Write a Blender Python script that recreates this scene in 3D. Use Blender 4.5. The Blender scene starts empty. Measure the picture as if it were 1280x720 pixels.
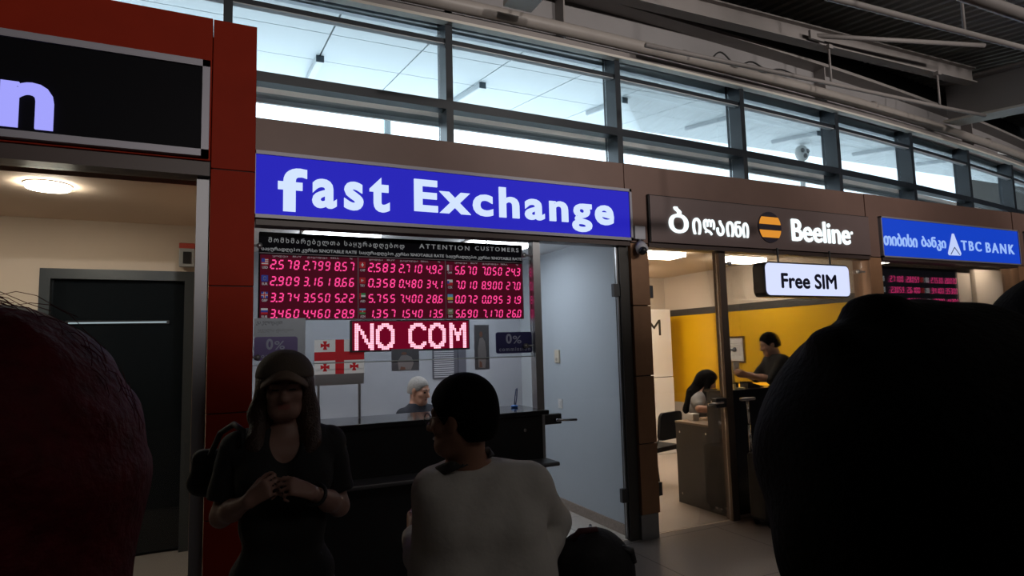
import bpy, bmesh, math, random
import numpy as np
from mathutils import Vector, Matrix

S = bpy.context.scene
COL = S.collection
random.seed(4)
PI = math.pi

# ------------------------------------------------------------------ camera
cam_d = bpy.data.cameras.new('camera')
cam_d.sensor_width = 36.0
cam_d.lens = 768.771 / 1280 * 36.0
cam_d.clip_start = 0.03
cam_d.clip_end = 300
cam = bpy.data.objects.new('camera', cam_d)
COL.objects.link(cam)
R_ = Vector((0.90321098, -0.42843403, -0.02557739))
U_ = Vector((-0.01728763, -0.09586106, 0.99524459))
F_ = Vector((0.42884853, 0.89847367, 0.09398937))
cam.matrix_world = Matrix(((R_.x, U_.x, -F_.x, 0), (R_.y, U_.y, -F_.y, 0), (R_.z, U_.z, -F_.z, 1.6), (0, 0, 0, 1)))
S.camera = cam

# ------------------------------------------------------------------ world, colour management, hall light
W = bpy.data.worlds.new('world')
S.world = W
W.use_nodes = True
W.node_tree.nodes['Background'].inputs[0].default_value = (0.78, 0.90, 1.0, 1)
W.node_tree.nodes['Background'].inputs[1].default_value = 3.5
vs = S.view_settings
vs.view_transform = 'Standard'
vs.look = 'None'
vs.exposure = 0.0
vs.gamma = 1.0
vs.use_curve_mapping = False
try:
    S.cycles.use_denoising = True
    S.cycles.max_bounces = 8
    S.cycles.transparent_max_bounces = 16
    S.cycles.caustics_reflective = False
    S.cycles.caustics_refractive = False
except Exception:
    pass


def area_light(name, loc, aim, sx, sy, power, color=(1, 1, 1)):
    d = bpy.data.lights.new(name, 'AREA')
    d.shape = 'RECTANGLE'
    d.size, d.size_y, d.energy, d.color = sx, sy, power, color
    o = bpy.data.objects.new(name, d)
    COL.objects.link(o)
    o.location = loc
    o.rotation_euler = (Vector(aim) - Vector(loc)).to_track_quat('-Z', 'Y').to_euler()
    return o


def spot(name, loc, aim, power, deg, blend, color, radius=0.12):
    d = bpy.data.lights.new(name, 'SPOT')
    d.energy, d.spot_size, d.spot_blend, d.color, d.shadow_soft_size = power, math.radians(deg), blend, color, radius
    o = bpy.data.objects.new(name, d)
    COL.objects.link(o)
    o.location = loc
    o.rotation_euler = (Vector(aim) - Vector(loc)).to_track_quat('-Z', 'Y').to_euler()
    return o


# unseen fill spots added to brighten the steelwork and upper shop fronts
for x in (1.0, 4.6, 8.2, 11.8):
    spot('hall_fill_spot', (x, -5.0, 4.42), (x, 4.3, 4.85), 800, 45, 0.45, (1.0, 0.92, 0.87))
area_light('deck_fill_light', (6.5, -1.0, 4.6), (6.5, -0.4, 5.4), 7.0, 0.5, 75, (1.0, 0.93, 0.86))  # added fill standing in for light bounced up to the deck
area_light('hall_fill_light', (4.5, -4.5, 5.4), (4.5, -1.0, 0.0), 6.0, 2.0, 40, (1.0, 0.92, 0.85))  # added dim fill for ambient light on the people and floor

# ------------------------------------------------------------------ materials
_M = {}


def mat(name, col, rough=0.5, metal=0.0, emit=None, es=1.0, noise=0.0, nscale=8.0, bump=0.0, bscale=60.0, spec=0.5, speck=None, tiles=None):
    if name in _M:
        return _M[name]
    m = bpy.data.materials.new(name)
    m.use_nodes = True
    nt = m.node_tree
    b = nt.nodes['Principled BSDF']
    b.inputs['Base Color'].default_value = (*col, 1)
    b.inputs['Roughness'].default_value = rough
    b.inputs['Metallic'].default_value = metal
    b.inputs['Specular IOR Level'].default_value = spec
    if emit is not None:
        b.inputs['Emission Color'].default_value = (*emit, 1)
        b.inputs['Emission Strength'].default_value = es
    tc = nt.nodes.new('ShaderNodeTexCoord')
    src = None
    if noise > 0:
        n = nt.nodes.new('ShaderNodeTexNoise')
        n.inputs['Scale'].default_value = nscale
        n.inputs['Detail'].default_value = 4
        nt.links.new(tc.outputs['Object'], n.inputs['Vector'])
        mx = nt.nodes.new('ShaderNodeMix')
        mx.data_type = 'RGBA'
        mx.inputs[6].default_value = (*[max(0, c * (1 - noise)) for c in col], 1)
        mx.inputs[7].default_value = (*[min(1, c * (1 + noise)) for c in col], 1)
        nt.links.new(n.outputs['Fac'], mx.inputs[0])
        src = mx.outputs[2]
    if speck is not None:
        v = nt.nodes.new('ShaderNodeTexNoise')
        v.inputs['Scale'].default_value = 160
        v.inputs['Detail'].default_value = 2
        nt.links.new(tc.outputs['Object'], v.inputs['Vector'])
        r = nt.nodes.new('ShaderNodeValToRGB')
        r.color_ramp.elements[0].position = 0.40
        r.color_ramp.elements[1].position = 0.62
        r.color_ramp.elements[0].color = (*speck, 1)
        r.color_ramp.elements[1].color = (*col, 1)
        nt.links.new(v.outputs['Fac'], r.inputs[0])
        src = r.outputs[0]
    if tiles is not None:
        tw, td, ox, oy, jc = tiles
        mp = nt.nodes.new('ShaderNodeMapping')
        mp.inputs['Location'].default_value = (ox, oy, 0)
        nt.links.new(tc.outputs['Object'], mp.inputs['Vector'])
        br = nt.nodes.new('ShaderNodeTexBrick')
        br.offset = 0
        br.inputs['Scale'].default_value = 1
        br.inputs['Mortar Size'].default_value = 0.004
        br.inputs['Mortar Smooth'].default_value = 0.1
        br.inputs['Brick Width'].default_value = tw
        br.inputs['Row Height'].default_value = td
        br.inputs['Mortar'].default_value = (*jc, 1)
        nt.links.new(mp.outputs[0], br.inputs['Vector'])
        for k in ('Color1', 'Color2'):
            if src is not None:
                nt.links.new(src, br.inputs[k])
            else:
                br.inputs[k].default_value = (*col, 1)
        src = br.outputs['Color']
    if src is not None:
        nt.links.new(src, b.inputs['Base Color'])
    if bump > 0:
        n2 = nt.nodes.new('ShaderNodeTexNoise')
        n2.inputs['Scale'].default_value = bscale
        n2.inputs['Detail'].default_value = 3
        nt.links.new(tc.outputs['Object'], n2.inputs['Vector'])
        bp = nt.nodes.new('ShaderNodeBump')
        bp.inputs['Strength'].default_value = bump
        bp.inputs['Distance'].default_value = 0.01
        nt.links.new(n2.outputs['Fac'], bp.inputs['Height'])
        nt.links.new(bp.outputs[0], b.inputs['Normal'])
    _M[name] = m
    return m


def glass_mat(name, tint, refl):
    if name in _M:
        return _M[name]
    m = bpy.data.materials.new(name)
    m.use_nodes = True
    nt = m.node_tree
    nt.nodes.clear()
    out = nt.nodes.new('ShaderNodeOutputMaterial')
    t = nt.nodes.new('ShaderNodeBsdfTransparent')
    t.inputs[0].default_value = (*tint, 1)
    g = nt.nodes.new('ShaderNodeBsdfGlossy')
    g.inputs['Roughness'].default_value = 0.02
    lw = nt.nodes.new('ShaderNodeFresnel')
    lw.inputs[0].default_value = 1.45
    ml = nt.nodes.new('ShaderNodeMath')
    ml.operation = 'MULTIPLY'
    ml.inputs[1].default_value = refl
    nt.links.new(lw.outputs[0], ml.inputs[0])
    mx = nt.nodes.new('ShaderNodeMixShader')
    nt.links.new(ml.outputs[0], mx.inputs[0])
    nt.links.new(t.outputs[0], mx.inputs[1])
    nt.links.new(g.outputs[0], mx.inputs[2])
    nt.links.new(mx.outputs[0], out.inputs[0])
    _M[name] = m
    return m


GLASS = glass_mat('clear_glass', (0.94, 0.96, 0.97), 0.7)
GLASS_CL = glass_mat('clerestory_glass', (0.90, 0.95, 0.97), 0.5)
BROWN = mat('brown_laminate', (0.16, 0.092, 0.072), 0.5, noise=0.12, nscale=5)
BROWN_SIGN = mat('brown_sign_face', (0.15, 0.105, 0.10), 0.45, noise=0.06, nscale=6)
PIER = mat('brown_wood_panel', (0.27, 0.135, 0.065), 0.5, noise=0.2, nscale=9)
RED = mat('red_panel', (0.25, 0.018, 0.006), 0.6, noise=0.1, nscale=6, spec=0.08)
DARK = mat('dark_gap', (0.012, 0.011, 0.011), 0.7)
STEEL = mat('brushed_steel', (0.42, 0.42, 0.43), 0.35, 0.9, noise=0.08, nscale=30)
GREYM = mat('grey_metal', (0.25, 0.25, 0.265), 0.45, 0.5, noise=0.06)
FRAMEM = mat('sign_frame_metal', (0.30, 0.29, 0.33), 0.5, 0.3)
MULL = mat('dark_blue_steel', (0.012, 0.017, 0.024), 0.4, 0.0, noise=0.1)
BEAM = mat('grey_painted_steel', (0.26, 0.235, 0.225), 0.55, noise=0.12, nscale=4)
DECK = mat('grey_steel_deck', (0.42, 0.42, 0.39), 0.5, noise=0.1, nscale=3)
BLACKP = mat('black_laminate', (0.010, 0.010, 0.012), 0.35, noise=0.1)
BLACKG = mat('black_gloss', (0.014, 0.014, 0.018), 0.12)
CHROME = mat('chrome', (0.6, 0.6, 0.62), 0.2, 1.0)
RUBBER = mat('black_plastic', (0.015, 0.015, 0.016), 0.5)
FLOORM = mat('grey_terrazzo_tile', (0.34, 0.30, 0.28), 0.28, speck=(0.22, 0.195, 0.185), tiles=(1.0, 1.0, -0.91, -0.215, (0.05, 0.045, 0.04)), spec=0.5)
CREAM = mat('cream_plaster', (0.62, 0.50, 0.40), 0.8, noise=0.04)
COOLW = mat('blue_grey_wall_paint', (0.50, 0.55, 0.60), 0.7, noise=0.03)
COOLC = mat('white_ceiling_paint', (0.75, 0.75, 0.76), 0.8)
WARMW = mat('beige_brick_paint', (0.66, 0.57, 0.47), 0.8, noise=0.05, tiles=(0.25, 0.09, 0, 0, (0.60, 0.52, 0.43)))
WARMC = mat('beige_ceiling_paint', (0.60, 0.49, 0.37), 0.8)
YELLOW = mat('yellow_gloss_panel', (0.82, 0.47, 0.008), 0.35, noise=0.03)
WHITEP = mat('white_paint', (0.74, 0.72, 0.70), 0.5)
GRANITE = mat('beige_granite', (0.42, 0.34, 0.28), 0.5, speck=(0.26, 0.20, 0.17))
SOFF = mat('white_soffit_panel', (0.80, 0.85, 0.88), 0.5, noise=0.05, nscale=0.7)
CONC = mat('pale_concrete', (0.55, 0.54, 0.52), 0.9, noise=0.1, nscale=2)
WOODEX = mat('tan_outer_rail', (0.90, 0.70, 0.60), 0.6)
GREYEX = mat('grey_outer_rail', (0.34, 0.32, 0.30), 0.6)
PAPER = mat('white_paper', (0.75, 0.75, 0.76), 0.7)


def emat(name, col, s, base=(0.02, 0.02, 0.02)):
    return mat(name, base, 0.6, emit=col, es=s, spec=0.08)


# ------------------------------------------------------------------ object helpers
def tag(o, label=None, cat=None, group=None, kind=None):
    if label:
        o['label'] = label
    if cat:
        o['category'] = cat
    if group:
        o['group'] = group
    if kind:
        o['kind'] = kind
    return o


def thing(name, label, cat, loc=(0, 0, 0), group=None):
    o = bpy.data.objects.new(name, None)
    o.empty_display_size = 0.1
    COL.objects.link(o)
    o.location = loc
    return tag(o, label, cat, group)


def link(name, me, material, parent=None, smooth=False):
    o = bpy.data.objects.new(name, me)
    COL.objects.link(o)
    if material is not None:
        ms = material if isinstance(material, (list, tuple)) else [material]
        if not me.materials:
            for m in ms:
                me.materials.append(m)
    if smooth:
        for p in me.polygons:
            p.use_smooth = True
    if parent is not None:
        o.parent = parent
        if parent.type == 'EMPTY':
            o.matrix_parent_inverse = Matrix.Translation(parent.location).inverted()
    return o


class MB:
    """collects shapes in world coordinates into one mesh"""

    def __init__(self):
        self.bm = bmesh.new()
        self.mi = 0

    def _mark(self, faces):
        for f in faces:
            f.material_index = self.mi

    def box(self, x0, x1, y0, y1, z0, z1, bevel=0.0):
        v = [self.bm.verts.new((x, y, z)) for x in (x0, x1) for y in (y0, y1) for z in (z0, z1)]
        q = [(0, 1, 3, 2), (4, 6, 7, 5), (0, 4, 5, 1), (2, 3, 7, 6), (0, 2, 6, 4), (1, 5, 7, 3)]
        fs = [self.bm.faces.new([v[i] for i in f]) for f in q]
        self._mark(fs)
        if bevel > 0:
            es = list({e for f in fs for e in f.edges})
            r = bmesh.ops.bevel(self.bm, geom=es, offset=bevel, segments=2, affect='EDGES', profile=0.5)
            self._mark(r['faces'])
        return self

    def prism(self, pts, axis, a0, a1):
        """closed 2D outline extruded along axis ('x','y','z')"""
        def P(p, a):
            return {'x': (a, p[0], p[1]), 'y': (p[0], a, p[1]), 'z': (p[0], p[1], a)}[axis]
        A = [self.bm.verts.new(P(p, a0)) for p in pts]
        B = [self.bm.verts.new(P(p, a1)) for p in pts]
        n = len(pts)
        fs = [self.bm.faces.new(A), self.bm.faces.new(B[::-1])]
        for i in range(n):
            fs.append(self.bm.faces.new([A[i], B[i], B[(i + 1) % n], A[(i + 1) % n]]))
        self._mark(fs)
        return self

    def tube(self, pts, r, n=10, caps=True):
        pts = [Vector(p) for p in pts]
        rs = r if isinstance(r, (list, tuple)) else [r] * len(pts)
        rings = []
        up = Vector((0, 0, 1))
        for i, p in enumerate(pts):
            d = (pts[min(i + 1, len(pts) - 1)] - pts[max(i - 1, 0)]).normalized()
            u = up if abs(d.dot(up)) < 0.95 else Vector((1, 0, 0))
            a = d.cross(u).normalized()
            b = d.cross(a).normalized()
            rings.append([self.bm.verts.new(p + (a * math.cos(t) + b * math.sin(t)) * rs[i]) for t in [2 * PI * k / n for k in range(n)]])
        fs = []
        for i in range(len(rings) - 1):
            for k in range(n):
                fs.append(self.bm.faces.new([rings[i][k], rings[i][(k + 1) % n], rings[i + 1][(k + 1) % n], rings[i + 1][k]]))
        if caps:
            fs.append(self.bm.faces.new(rings[0][::-1]))
            fs.append(self.bm.faces.new(rings[-1]))
        self._mark(fs)
        return self

    def ball(self, c, r, sx=1, sy=1, sz=1, u=16, v=10):
        m = Matrix.Translation(c) @ Matrix.Diagonal((sx, sy, sz, 1))
        g = bmesh.ops.create_uvsphere(self.bm, u_segments=u, v_segments=v, radius=r, matrix=m)
        self._mark({f for w in g['verts'] for f in w.link_faces})
        return self

    def quad(self, a, b, c, d):
        f = self.bm.faces.new([self.bm.verts.new(p) for p in (a, b, c, d)])
        self._mark([f])
        return self

    def build(self, name, material, parent=None, smooth=False):
        bmesh.ops.recalc_face_normals(self.bm, faces=self.bm.faces)
        me = bpy.data.meshes.new(name)
        self.bm.to_mesh(me)
        self.bm.free()
        if isinstance(material, (list, tuple)):
            for m in material:
                me.materials.append(m)
        return link(name, me, material, parent, smooth)


def box(name, material, parent, *b, bevel=0.0):
    return MB().box(*b, bevel=bevel).build(name, material, parent)


def struct(name, o):
    o.name = name
    o['kind'] = 'structure'
    return o


def rrect(x0, x1, z0, z1, r, n=6):
    pts = []
    for cx, cz, a in ((x1 - r, z1 - r, 0), (x0 + r, z1 - r, 90), (x0 + r, z0 + r, 180), (x1 - r, z0 + r, 270)):
        for k in range(n + 1):
            t = math.radians(a + 90 * k / n)
            pts.append((cx + r * math.cos(t), cz + r * math.sin(t)))
    return pts


def text_mesh(s, bold=0.0, spacing=1.0, depth=0.0, shear=0.0):
    c = bpy.data.curves.new('lettering', 'FONT')
    c.body = s
    c.offset = bold
    c.space_character = spacing
    c.extrude = depth
    c.shear = shear
    c.resolution_u = 4
    o = bpy.data.objects.new('lettering', c)
    COL.objects.link(o)
    dg = bpy.context.evaluated_depsgraph_get()
    me = bpy.data.meshes.new_from_object(o.evaluated_get(dg))
    bpy.data.objects.remove(o)
    bpy.data.curves.remove(c)
    return me


def text_fit(name, s, x0, x1, z0, z1, y, material, parent, bold=0.0, stroke=0.0, spacing=1.0, depth=0.004, shear=0.0, flipx=False):
    """lettering on a plane that faces -Y, fitted to a box"""
    me = text_mesh(s, bold, spacing, 0.01, shear)
    co = np.array([v.co[:] for v in me.vertices])
    lo, hi = co.min(0), co.max(0)
    sx, sz = (x1 - x0) / (hi[0] - lo[0]), (z1 - z0) / (hi[1] - lo[1])
    for v in me.vertices:
        x, zz, d = v.co
        v.co = (x0 + (x - lo[0]) * sx, y - (d - lo[2]) / max(hi[2] - lo[2], 1e-6) * depth, z0 + (zz - lo[1]) * sz)
    me.materials.clear()
    me.name = name
    if stroke:
        bm = bmesh.new()
        for dx, dz in ((-1, 0), (1, 0), (0, -1), (0, 1), (0, 0)):
            n0 = len(bm.verts)
            bm.from_mesh(me)
            bm.verts.ensure_lookup_table()
            for v in bm.verts[n0:]:
                v.co.x += dx * stroke
                v.co.z += dz * stroke
                v.co.y += 0.0001 * (dx + 2 * dz)
        bm.to_mesh(me)
        bm.free()
    return link(name, me, material, parent)


# ------------------------------------------------------------------ the setting
X0, X1 = -7.0, 16.0
struct('floor', box('floor', FLOORM, None, X0, X1, -7.0, 8.2, -0.1, 0.0))
struct('wall_back', box('wall_back', mat('dark_hall_wall', (0.06, 0.055, 0.05), 0.8), None, X0, X1, -7.2, -7.0, 0, 6.5))
struct('wall_left', box('wall_left', _M['dark_hall_wall'], None, X0 - 0.2, X0, -7.2, 8.2, 0, 6.5))
struct('wall_right', box('wall_right', _M['dark_hall_wall'], None, X1, X1 + 0.2, -7.2, 8.2, 0, 6.5))


def dl(x):
    """how far the curved glazing line runs behind the straight shop fronts"""
    return 0.0078 * max(0.0, x - 1.4) ** 2


def strip(mb, ya, yb, za, zb, xs, zt=0.0):
    """a bar of rectangular section following the curved glazing line"""
    rings = []
    for x in xs:
        d = dl(x)
        rings.append([mb.bm.verts.new(p) for p in ((x, ya + d, za + zt * x), (x, yb + d, za + zt * x), (x, yb + d, zb + zt * x), (x, ya + d, zb + zt * x))])
    for a, b in zip(rings[:-1], rings[1:]):
        for k in range(4):
            mb.bm.faces.new([a[k], a[(k + 1) % 4], b[(k + 1) % 4], b[k]])
    mb.bm.faces.new(rings[0])
    mb.bm.faces.new(rings[-1][::-1])
    return mb


XS = [X0 + 0.02] + [-4 + 0.5 * i for i in range(40)]
GY = 4.30                                                 # front of the mullions

# corrugated steel roof deck above the hall, rising towards the glazing
mb = MB()
prof = []
x = -4.0
while x < 15.9:
    prof += [(x, 0.0), (x + 0.055, 0.0), (x + 0.075, 0.055), (x + 0.13, 0.055)]
    x += 0.15
def deckz(y):
    return 5.02 + 0.15 * (y - 3.2)
rows = []
for y in (0.9, 6.0):
    rows.append([mb.bm.verts.new((px, y, deckz(y) + pz)) for px, pz in prof])
for i in range(len(prof) - 1):
    mb.bm.faces.new([rows[0][i], rows[0][i + 1], rows[1][i + 1], rows[1][i]])
struct('ceiling', mb.build('ceiling', DECK, None))
struct('ceiling_slab', box('ceiling_slab', mat('roof_slab', (0.10, 0.10, 0.10), 0.9), None, X0 - 0.2, X1 + 0.2, -7.2, 6.0, 5.75, 5.95))
struct('trim_1', strip(MB(), 4.85, 4.95, 4.40, 5.75, XS, 0.018).build('trim_1', DARK, None))  # near-black sheet painting the dark void above the girder

# fascia over the shop fronts
struct('wall_front', box('wall_front', BROWN, None, 0.10, X1, 4.232, 4.30, 2.455, 3.135))
mb = MB()
for x in (3.20, 6.33, 9.19):
    mb.box(x - 0.095, x + 0.095, 4.222, 4.232, 2.455, 3.135)
struct('trim_2', mb.build('trim_2', BROWN, None))
mb = MB()
for a, b in ((0.2, 3.13), (3.33, 6.24), (6.45, 9.1)):
    mb.box(a, b, 4.215, 4.34, 2.42, 2.455)
struct('trim_3', mb.build('trim_3', mat('dark_brown_edge', (0.05, 0.03, 0.026), 0.5), None))
# flat roofs over the shops and the closed rear of the shop row
struct('roof', box('roof', mat('white_bounce_roof', (0.82, 0.82, 0.80), 0.8), None, X0, X1, 4.30, 8.2, 2.95, 3.05))  # hidden roof whitened to bounce sky light onto the outer rails
struct('wall_rear', box('wall_rear', CREAM, None, X0, X1, 8.0, 8.2, 0, 2.95))


def pier(i, x0, x1):
    mb = MB()
    zs = [0.195, 0.766, 1.323, 1.914, 2.45]
    for a, b in zip(zs[:-1], zs[1:]):
        mb.box(x0, x1, 4.225, 4.42, a + 0.004, b - 0.004, 0.004)
    o = struct('pillar_%d' % i, mb.build('pillar', PIER, None))
    f = MB().box(x0 - 0.004, x1 - 0.012, 4.235, 4.42, 0.0, 0.195).build('plinth', GREYM, o)
    mb2 = MB().box(x0 + 0.02, x1 - 0.02, 4.24, 4.41, 0.15, 2.46)
    mb2.build('core', DARK, o)


pier(1, 3.142, 3.325)
pier(2, 6.235, 6.44)
pier(3, 9.13, 9.30)

# ------------------------------------------------------------------ clerestory glazing
MX = [-4.63, -3.08, -1.53, 0.017, 1.566, 3.155, 4.706, 6.25, 7.82, 9.38, 10.93, 12.5, 14.05]
for i, x in enumerate(MX):
    d = dl(x)
    mb = MB()
    mb.box(x - 0.028, x + 0.028, GY + d, GY + d + 0.19, 3.06, 4.21)
    struct('window_%d' % (i + 1), mb.build('mullion', MULL, None))
for nm, za, zb, ya, yb in (('transom_upper', 3.950, 3.985, 0.02, 0.075), ('transom_mid', 3.415, 3.485, 0.0, 0.10), ('transom_lower', 3.06, 3.10, 0.0, 0.17)):
    struct('trim_%d' % {'transom_upper': 4, 'transom_mid': 5, 'transom_lower': 6}[nm], strip(MB(), GY + ya, GY + yb, za, zb, XS).build(nm, MULL, None))
mb = MB()
strip(mb, GY + 0.022, GY + 0.074, 3.944, 3.950, XS)  # pale strip painting the lit underside of the upper transom
struct('trim_7', mb.build('trim_7', mat('pale_lit_underside', (0.55, 0.56, 0.58), 0.5), None))
for k, (a, b) in enumerate(zip(MX[:-1], MX[1:])):
    mb = MB()
    strip(mb, GY + 0.15, GY + 0.156, 3.06, 4.3, [a + 0.03, (a + b) / 2, b - 0.03])
    struct('window_%d' % (len(MX) + 1 + k), mb.build('window_pane', GLASS_CL, None))
# blind box behind the head of the glass
struct('trim_8', strip(MB(), GY + 0.19, GY + 0.24, 4.133, 4.34, XS).build('trim_8', mat('blue_grey_head_panel', (0.66, 0.74, 0.82), 0.5), None))
# outer rails below the middle transom
def louvre(n, p, q, m):
    b = MB()
    rings = []
    for x in XS:
        d = dl(x)
        rings.append([b.bm.verts.new(c) for c in ((x, p[0] + d, p[1]), (x, q[0] + d, q[1]), (x, q[0] + d + 0.02, q[1]), (x, p[0] + d + 0.02, p[1]))])
    for u, v in zip(rings[:-1], rings[1:]):
        for k in range(4):
            b.bm.faces.new([u[k], u[(k + 1) % 4], v[(k + 1) % 4], v[k]])
    b.bm.faces.new(rings[0]); b.bm.faces.new(rings[-1][::-1])
    struct('trim_%d' % n, b.build('sill_flashing', m, None))


louvre(9, (4.66, 3.483), (4.74, 3.575), WOODEX)
louvre(10, (4.62, 3.425), (4.66, 3.483), GREYEX)
louvre(11, (4.59, 3.379), (4.62, 3.425), mat('pale_outer_rail', (0.95, 0.90, 0.86), 0.6))

# canopy soffit outside, its panel joints
def sz(x, y):
    return 4.15 + 0.15 * (y - 4.4) + 0.008 * x
SE = 6.75
mb = MB()
def slabq(x0, x1, y0, y1):
    lo = [mb.bm.verts.new((x, y, sz(x, y))) for x, y in ((x0, y0), (x1, y0), (x1, y1), (x0, y1))]
    hi = [mb.bm.verts.new((x, y, sz(x, y) + 0.08)) for x, y in ((x0, y0), (x1, y0), (x1, y1), (x0, y1))]
    mb.bm.faces.new(lo)
    mb.bm.faces.new(hi[::-1])
    for k in range(4):
        mb.bm.faces.new([lo[k], hi[k], hi[(k + 1) % 4], lo[(k + 1) % 4]])
xk = 0.81 - 0.8 * 6
g = 0.014
while xk < 17:
    ys = GY + 0.26 + dl(xk + 0.8)
    for y0, y1 in ((ys, 5.13), (5.13, 5.9), (5.9, SE)):
        if y0 > y1 - 0.05:
            continue
        slabq(xk + g / 2, xk + 0.8 - g / 2, y0 + g * 0.45, y1 - g * 0.45)
    xk += 0.8
struct('ceiling_canopy', mb.build('ceiling_canopy', SOFF, None))
mb = MB()
for a, b in zip(XS[:-1], XS[1:]):
    ya, yb = GY + 0.26 + dl(a), GY + 0.26 + dl(b)
    v = [mb.bm.verts.new(p) for p in ((a, ya, sz(a, ya) + 0.085), (b, yb, sz(b, yb) + 0.085), (b, SE, sz(b, SE) + 0.085), (a, SE, sz(a, SE) + 0.085))]
    v2 = [mb.bm.verts.new(q.co + Vector((0, 0, 0.15))) for q in v]
    mb.bm.faces.new(v); mb.bm.faces.new(v2[::-1])
    for k in range(4):
        mb.bm.faces.new([v[k], v2[k], v2[(k + 1) % 4], v[(k + 1) % 4]])
struct('roof_canopy', mb.build('roof_canopy', mat('canopy_back', (0.10, 0.12, 0.13), 0.8), None))
struct('ground_outside', box('ground_outside', CONC, None, -30, 60, 8.2, 70, -0.12, -0.02))

# linear lamps on the soffit
lamp_places = [(-0.79, 'white linear lamp under the canopy, above the red panelled shop front'),
               (0.81, 'white linear lamp under the canopy, seen just right of the red column top'),
               (2.46, 'white linear lamp under the canopy, behind the second bay of window from the red column'),
               (4.06, 'white linear lamp under the canopy, above the right end of the blue exchange sign'),
               (5.62, 'white linear lamp under the canopy, centred above the brown phone shop sign'),
               (7.22, 'white linear lamp under the canopy, just above the floodlight on its mast'),
               (8.98, 'white linear lamp under the canopy, first one right of the floodlight'),
               (10.6, 'white linear lamp under the canopy, second one right of the floodlight')]
for i, (x, lab) in enumerate(lamp_places):
    ya, yb = (5.75, 6.55) if x < 3 else (5.45, 6.2)
    t = thing('linear_lamp', lab, 'lamp', (x, ya, sz(x, ya)), 'linear lamps under the canopy')
    def slope_box(name, xa, xb, y0, y1, t0, t1, m):
        b = MB()
        c = [b.bm.verts.new((xx, yy, sz(xx, yy) - tt)) for xx in (xa, xb) for yy in (y0, y1) for tt in (t0, t1)]
        for f in [(0, 1, 3, 2), (4, 6, 7, 5), (0, 4, 5, 1), (2, 3, 7, 6), (0, 2, 6, 4), (1, 5, 7, 3)]:
            b.bm.faces.new([c[q] for q in f])
        return b.build(name, m, t)
    slope_box('housing', x - 0.035, x + 0.035, ya, yb, 0.002, 0.05, mat('lamp_housing_white', (0.55, 0.58, 0.60), 0.5))
    slope_box('diffuser', x - 0.03, x + 0.03, ya + 0.01, yb - 0.01, 0.05, 0.062, mat('lamp_diffuser_white', (0.85, 0.88, 0.9), 0.4))
    slope_box('end_cap', x - 0.036, x + 0.036, ya - 0.012, ya, 0.0, 0.064, mat('lamp_end_grey', (0.06, 0.08, 0.1), 0.5))

# floodlight mast and column outside
t = thing('floodlight_mast', 'white floodlight head on a mast outside, seen through the window above the phone shop', 'floodlight', (7.785, 6.2, 3.05))
MB().tube([(7.785, 6.2, 3.05), (7.785, 6.2, 4.25)], 0.035).build('pole', mat('mast_white', (0.6, 0.6, 0.58), 0.5), t, True)
mb = MB()
mb.ball((7.785, 6.18, 4.345), 0.125, 1.0, 0.6, 1.0)
mb.build('head', mat('mast_white', (0.6, 0.6, 0.58), 0.5), t, True)
mb = MB()
for dx, dz in ((-0.05, 0.02), (0.055, 0.02), (0.0, -0.055)):
    mb.ball((7.775 + dx, 6.115, 4.345 + dz), 0.036, 1, 0.6, 1)
mb.build('lens', mat('lens_grey', (0.12, 0.12, 0.12), 0.2), t, True)
t = thing('canopy_post', 'slender pale post outside standing in the white strip of sky left of the first mullion', 'post', (2.39, 9.5, 0))
MB().tube([(2.39, 9.5, 0), (2.39, 9.5, 5.6)], 0.055).build('shaft', mat('post_pale', (0.16, 0.19, 0.20), 0.5), t, True)
MB().box(2.24, 2.54, 9.35, 9.65, 0, 0.03).build('foot_plate', mat('post_pale', (0.16, 0.19, 0.20), 0.5), t)

# ------------------------------------------------------------------ roof steelwork in the hall
def beam_thing(name, label, cat='beam', group=None, loc=(0, 0, 0)):
    return thing(name, label, cat, loc, group)


t = thing('edge_girder', 'deep grey steel girder running along the top of the clerestory window', 'girder', (4.5, 4.3, 4.1))
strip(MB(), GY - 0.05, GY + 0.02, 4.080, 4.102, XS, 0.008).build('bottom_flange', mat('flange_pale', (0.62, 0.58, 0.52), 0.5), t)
strip(MB(), GY - 0.04, GY + 0.03, 4.102, 4.15, XS, 0.008).build('bearing_strip', BEAM, t)
strip(MB(), GY + 0.14, GY + 0.18, 4.215, 4.66, XS).build('web', mat('web_grey', (0.27, 0.255, 0.255), 0.6, noise=0.12, nscale=3), t)
strip(MB(), GY - 0.02, GY + 0.2, 4.63, 4.665, XS).build('top_flange', BEAM, t)
for x in (2.62, 6.1, 9.6):
    MB().box(x - 0.008, x + 0.008, GY + 0.0 + dl(x), GY + 0.16 + dl(x), 4.2, 4.63).build('stiffener', BEAM, t)
pp = [(x, GY - 0.06 + dl(x), 4.215 + 0.010 * x) for x in XS]
p_ = thing('service_pipe', 'round grey pipe lying along the foot of the edge girder', 'pipe', (4.5, 4.24, 4.2))
MB().tube(pp, 0.055, 14).build('pipe_run', mat('pipe_grey', (0.34, 0.305, 0.28), 0.45, noise=0.1), p_, True)
for x in (1.0, 3.9, 6.9, 9.9):
    a = Vector((x, GY - 0.06 + dl(x), 4.215 + 0.012 * x))
    MB().tube([a - Vector((0.02, 0, 0)), a + Vector((0.02, 0, 0))], 0.06, 14).build('coupling', BEAM, p_, True)
mb = MB()
pts = []
for k in range(40):
    s_ = k / 39
    pts.append((4.2 + 1.1 * s_, 4.22, 4.29 + 0.07 * math.sin(s_ * 17) * math.exp(-2 * s_) + 0.02 * s_))
mb.tube(pts, 0.008, 6)
mb.build('cable', RUBBER, p_, True)

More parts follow.
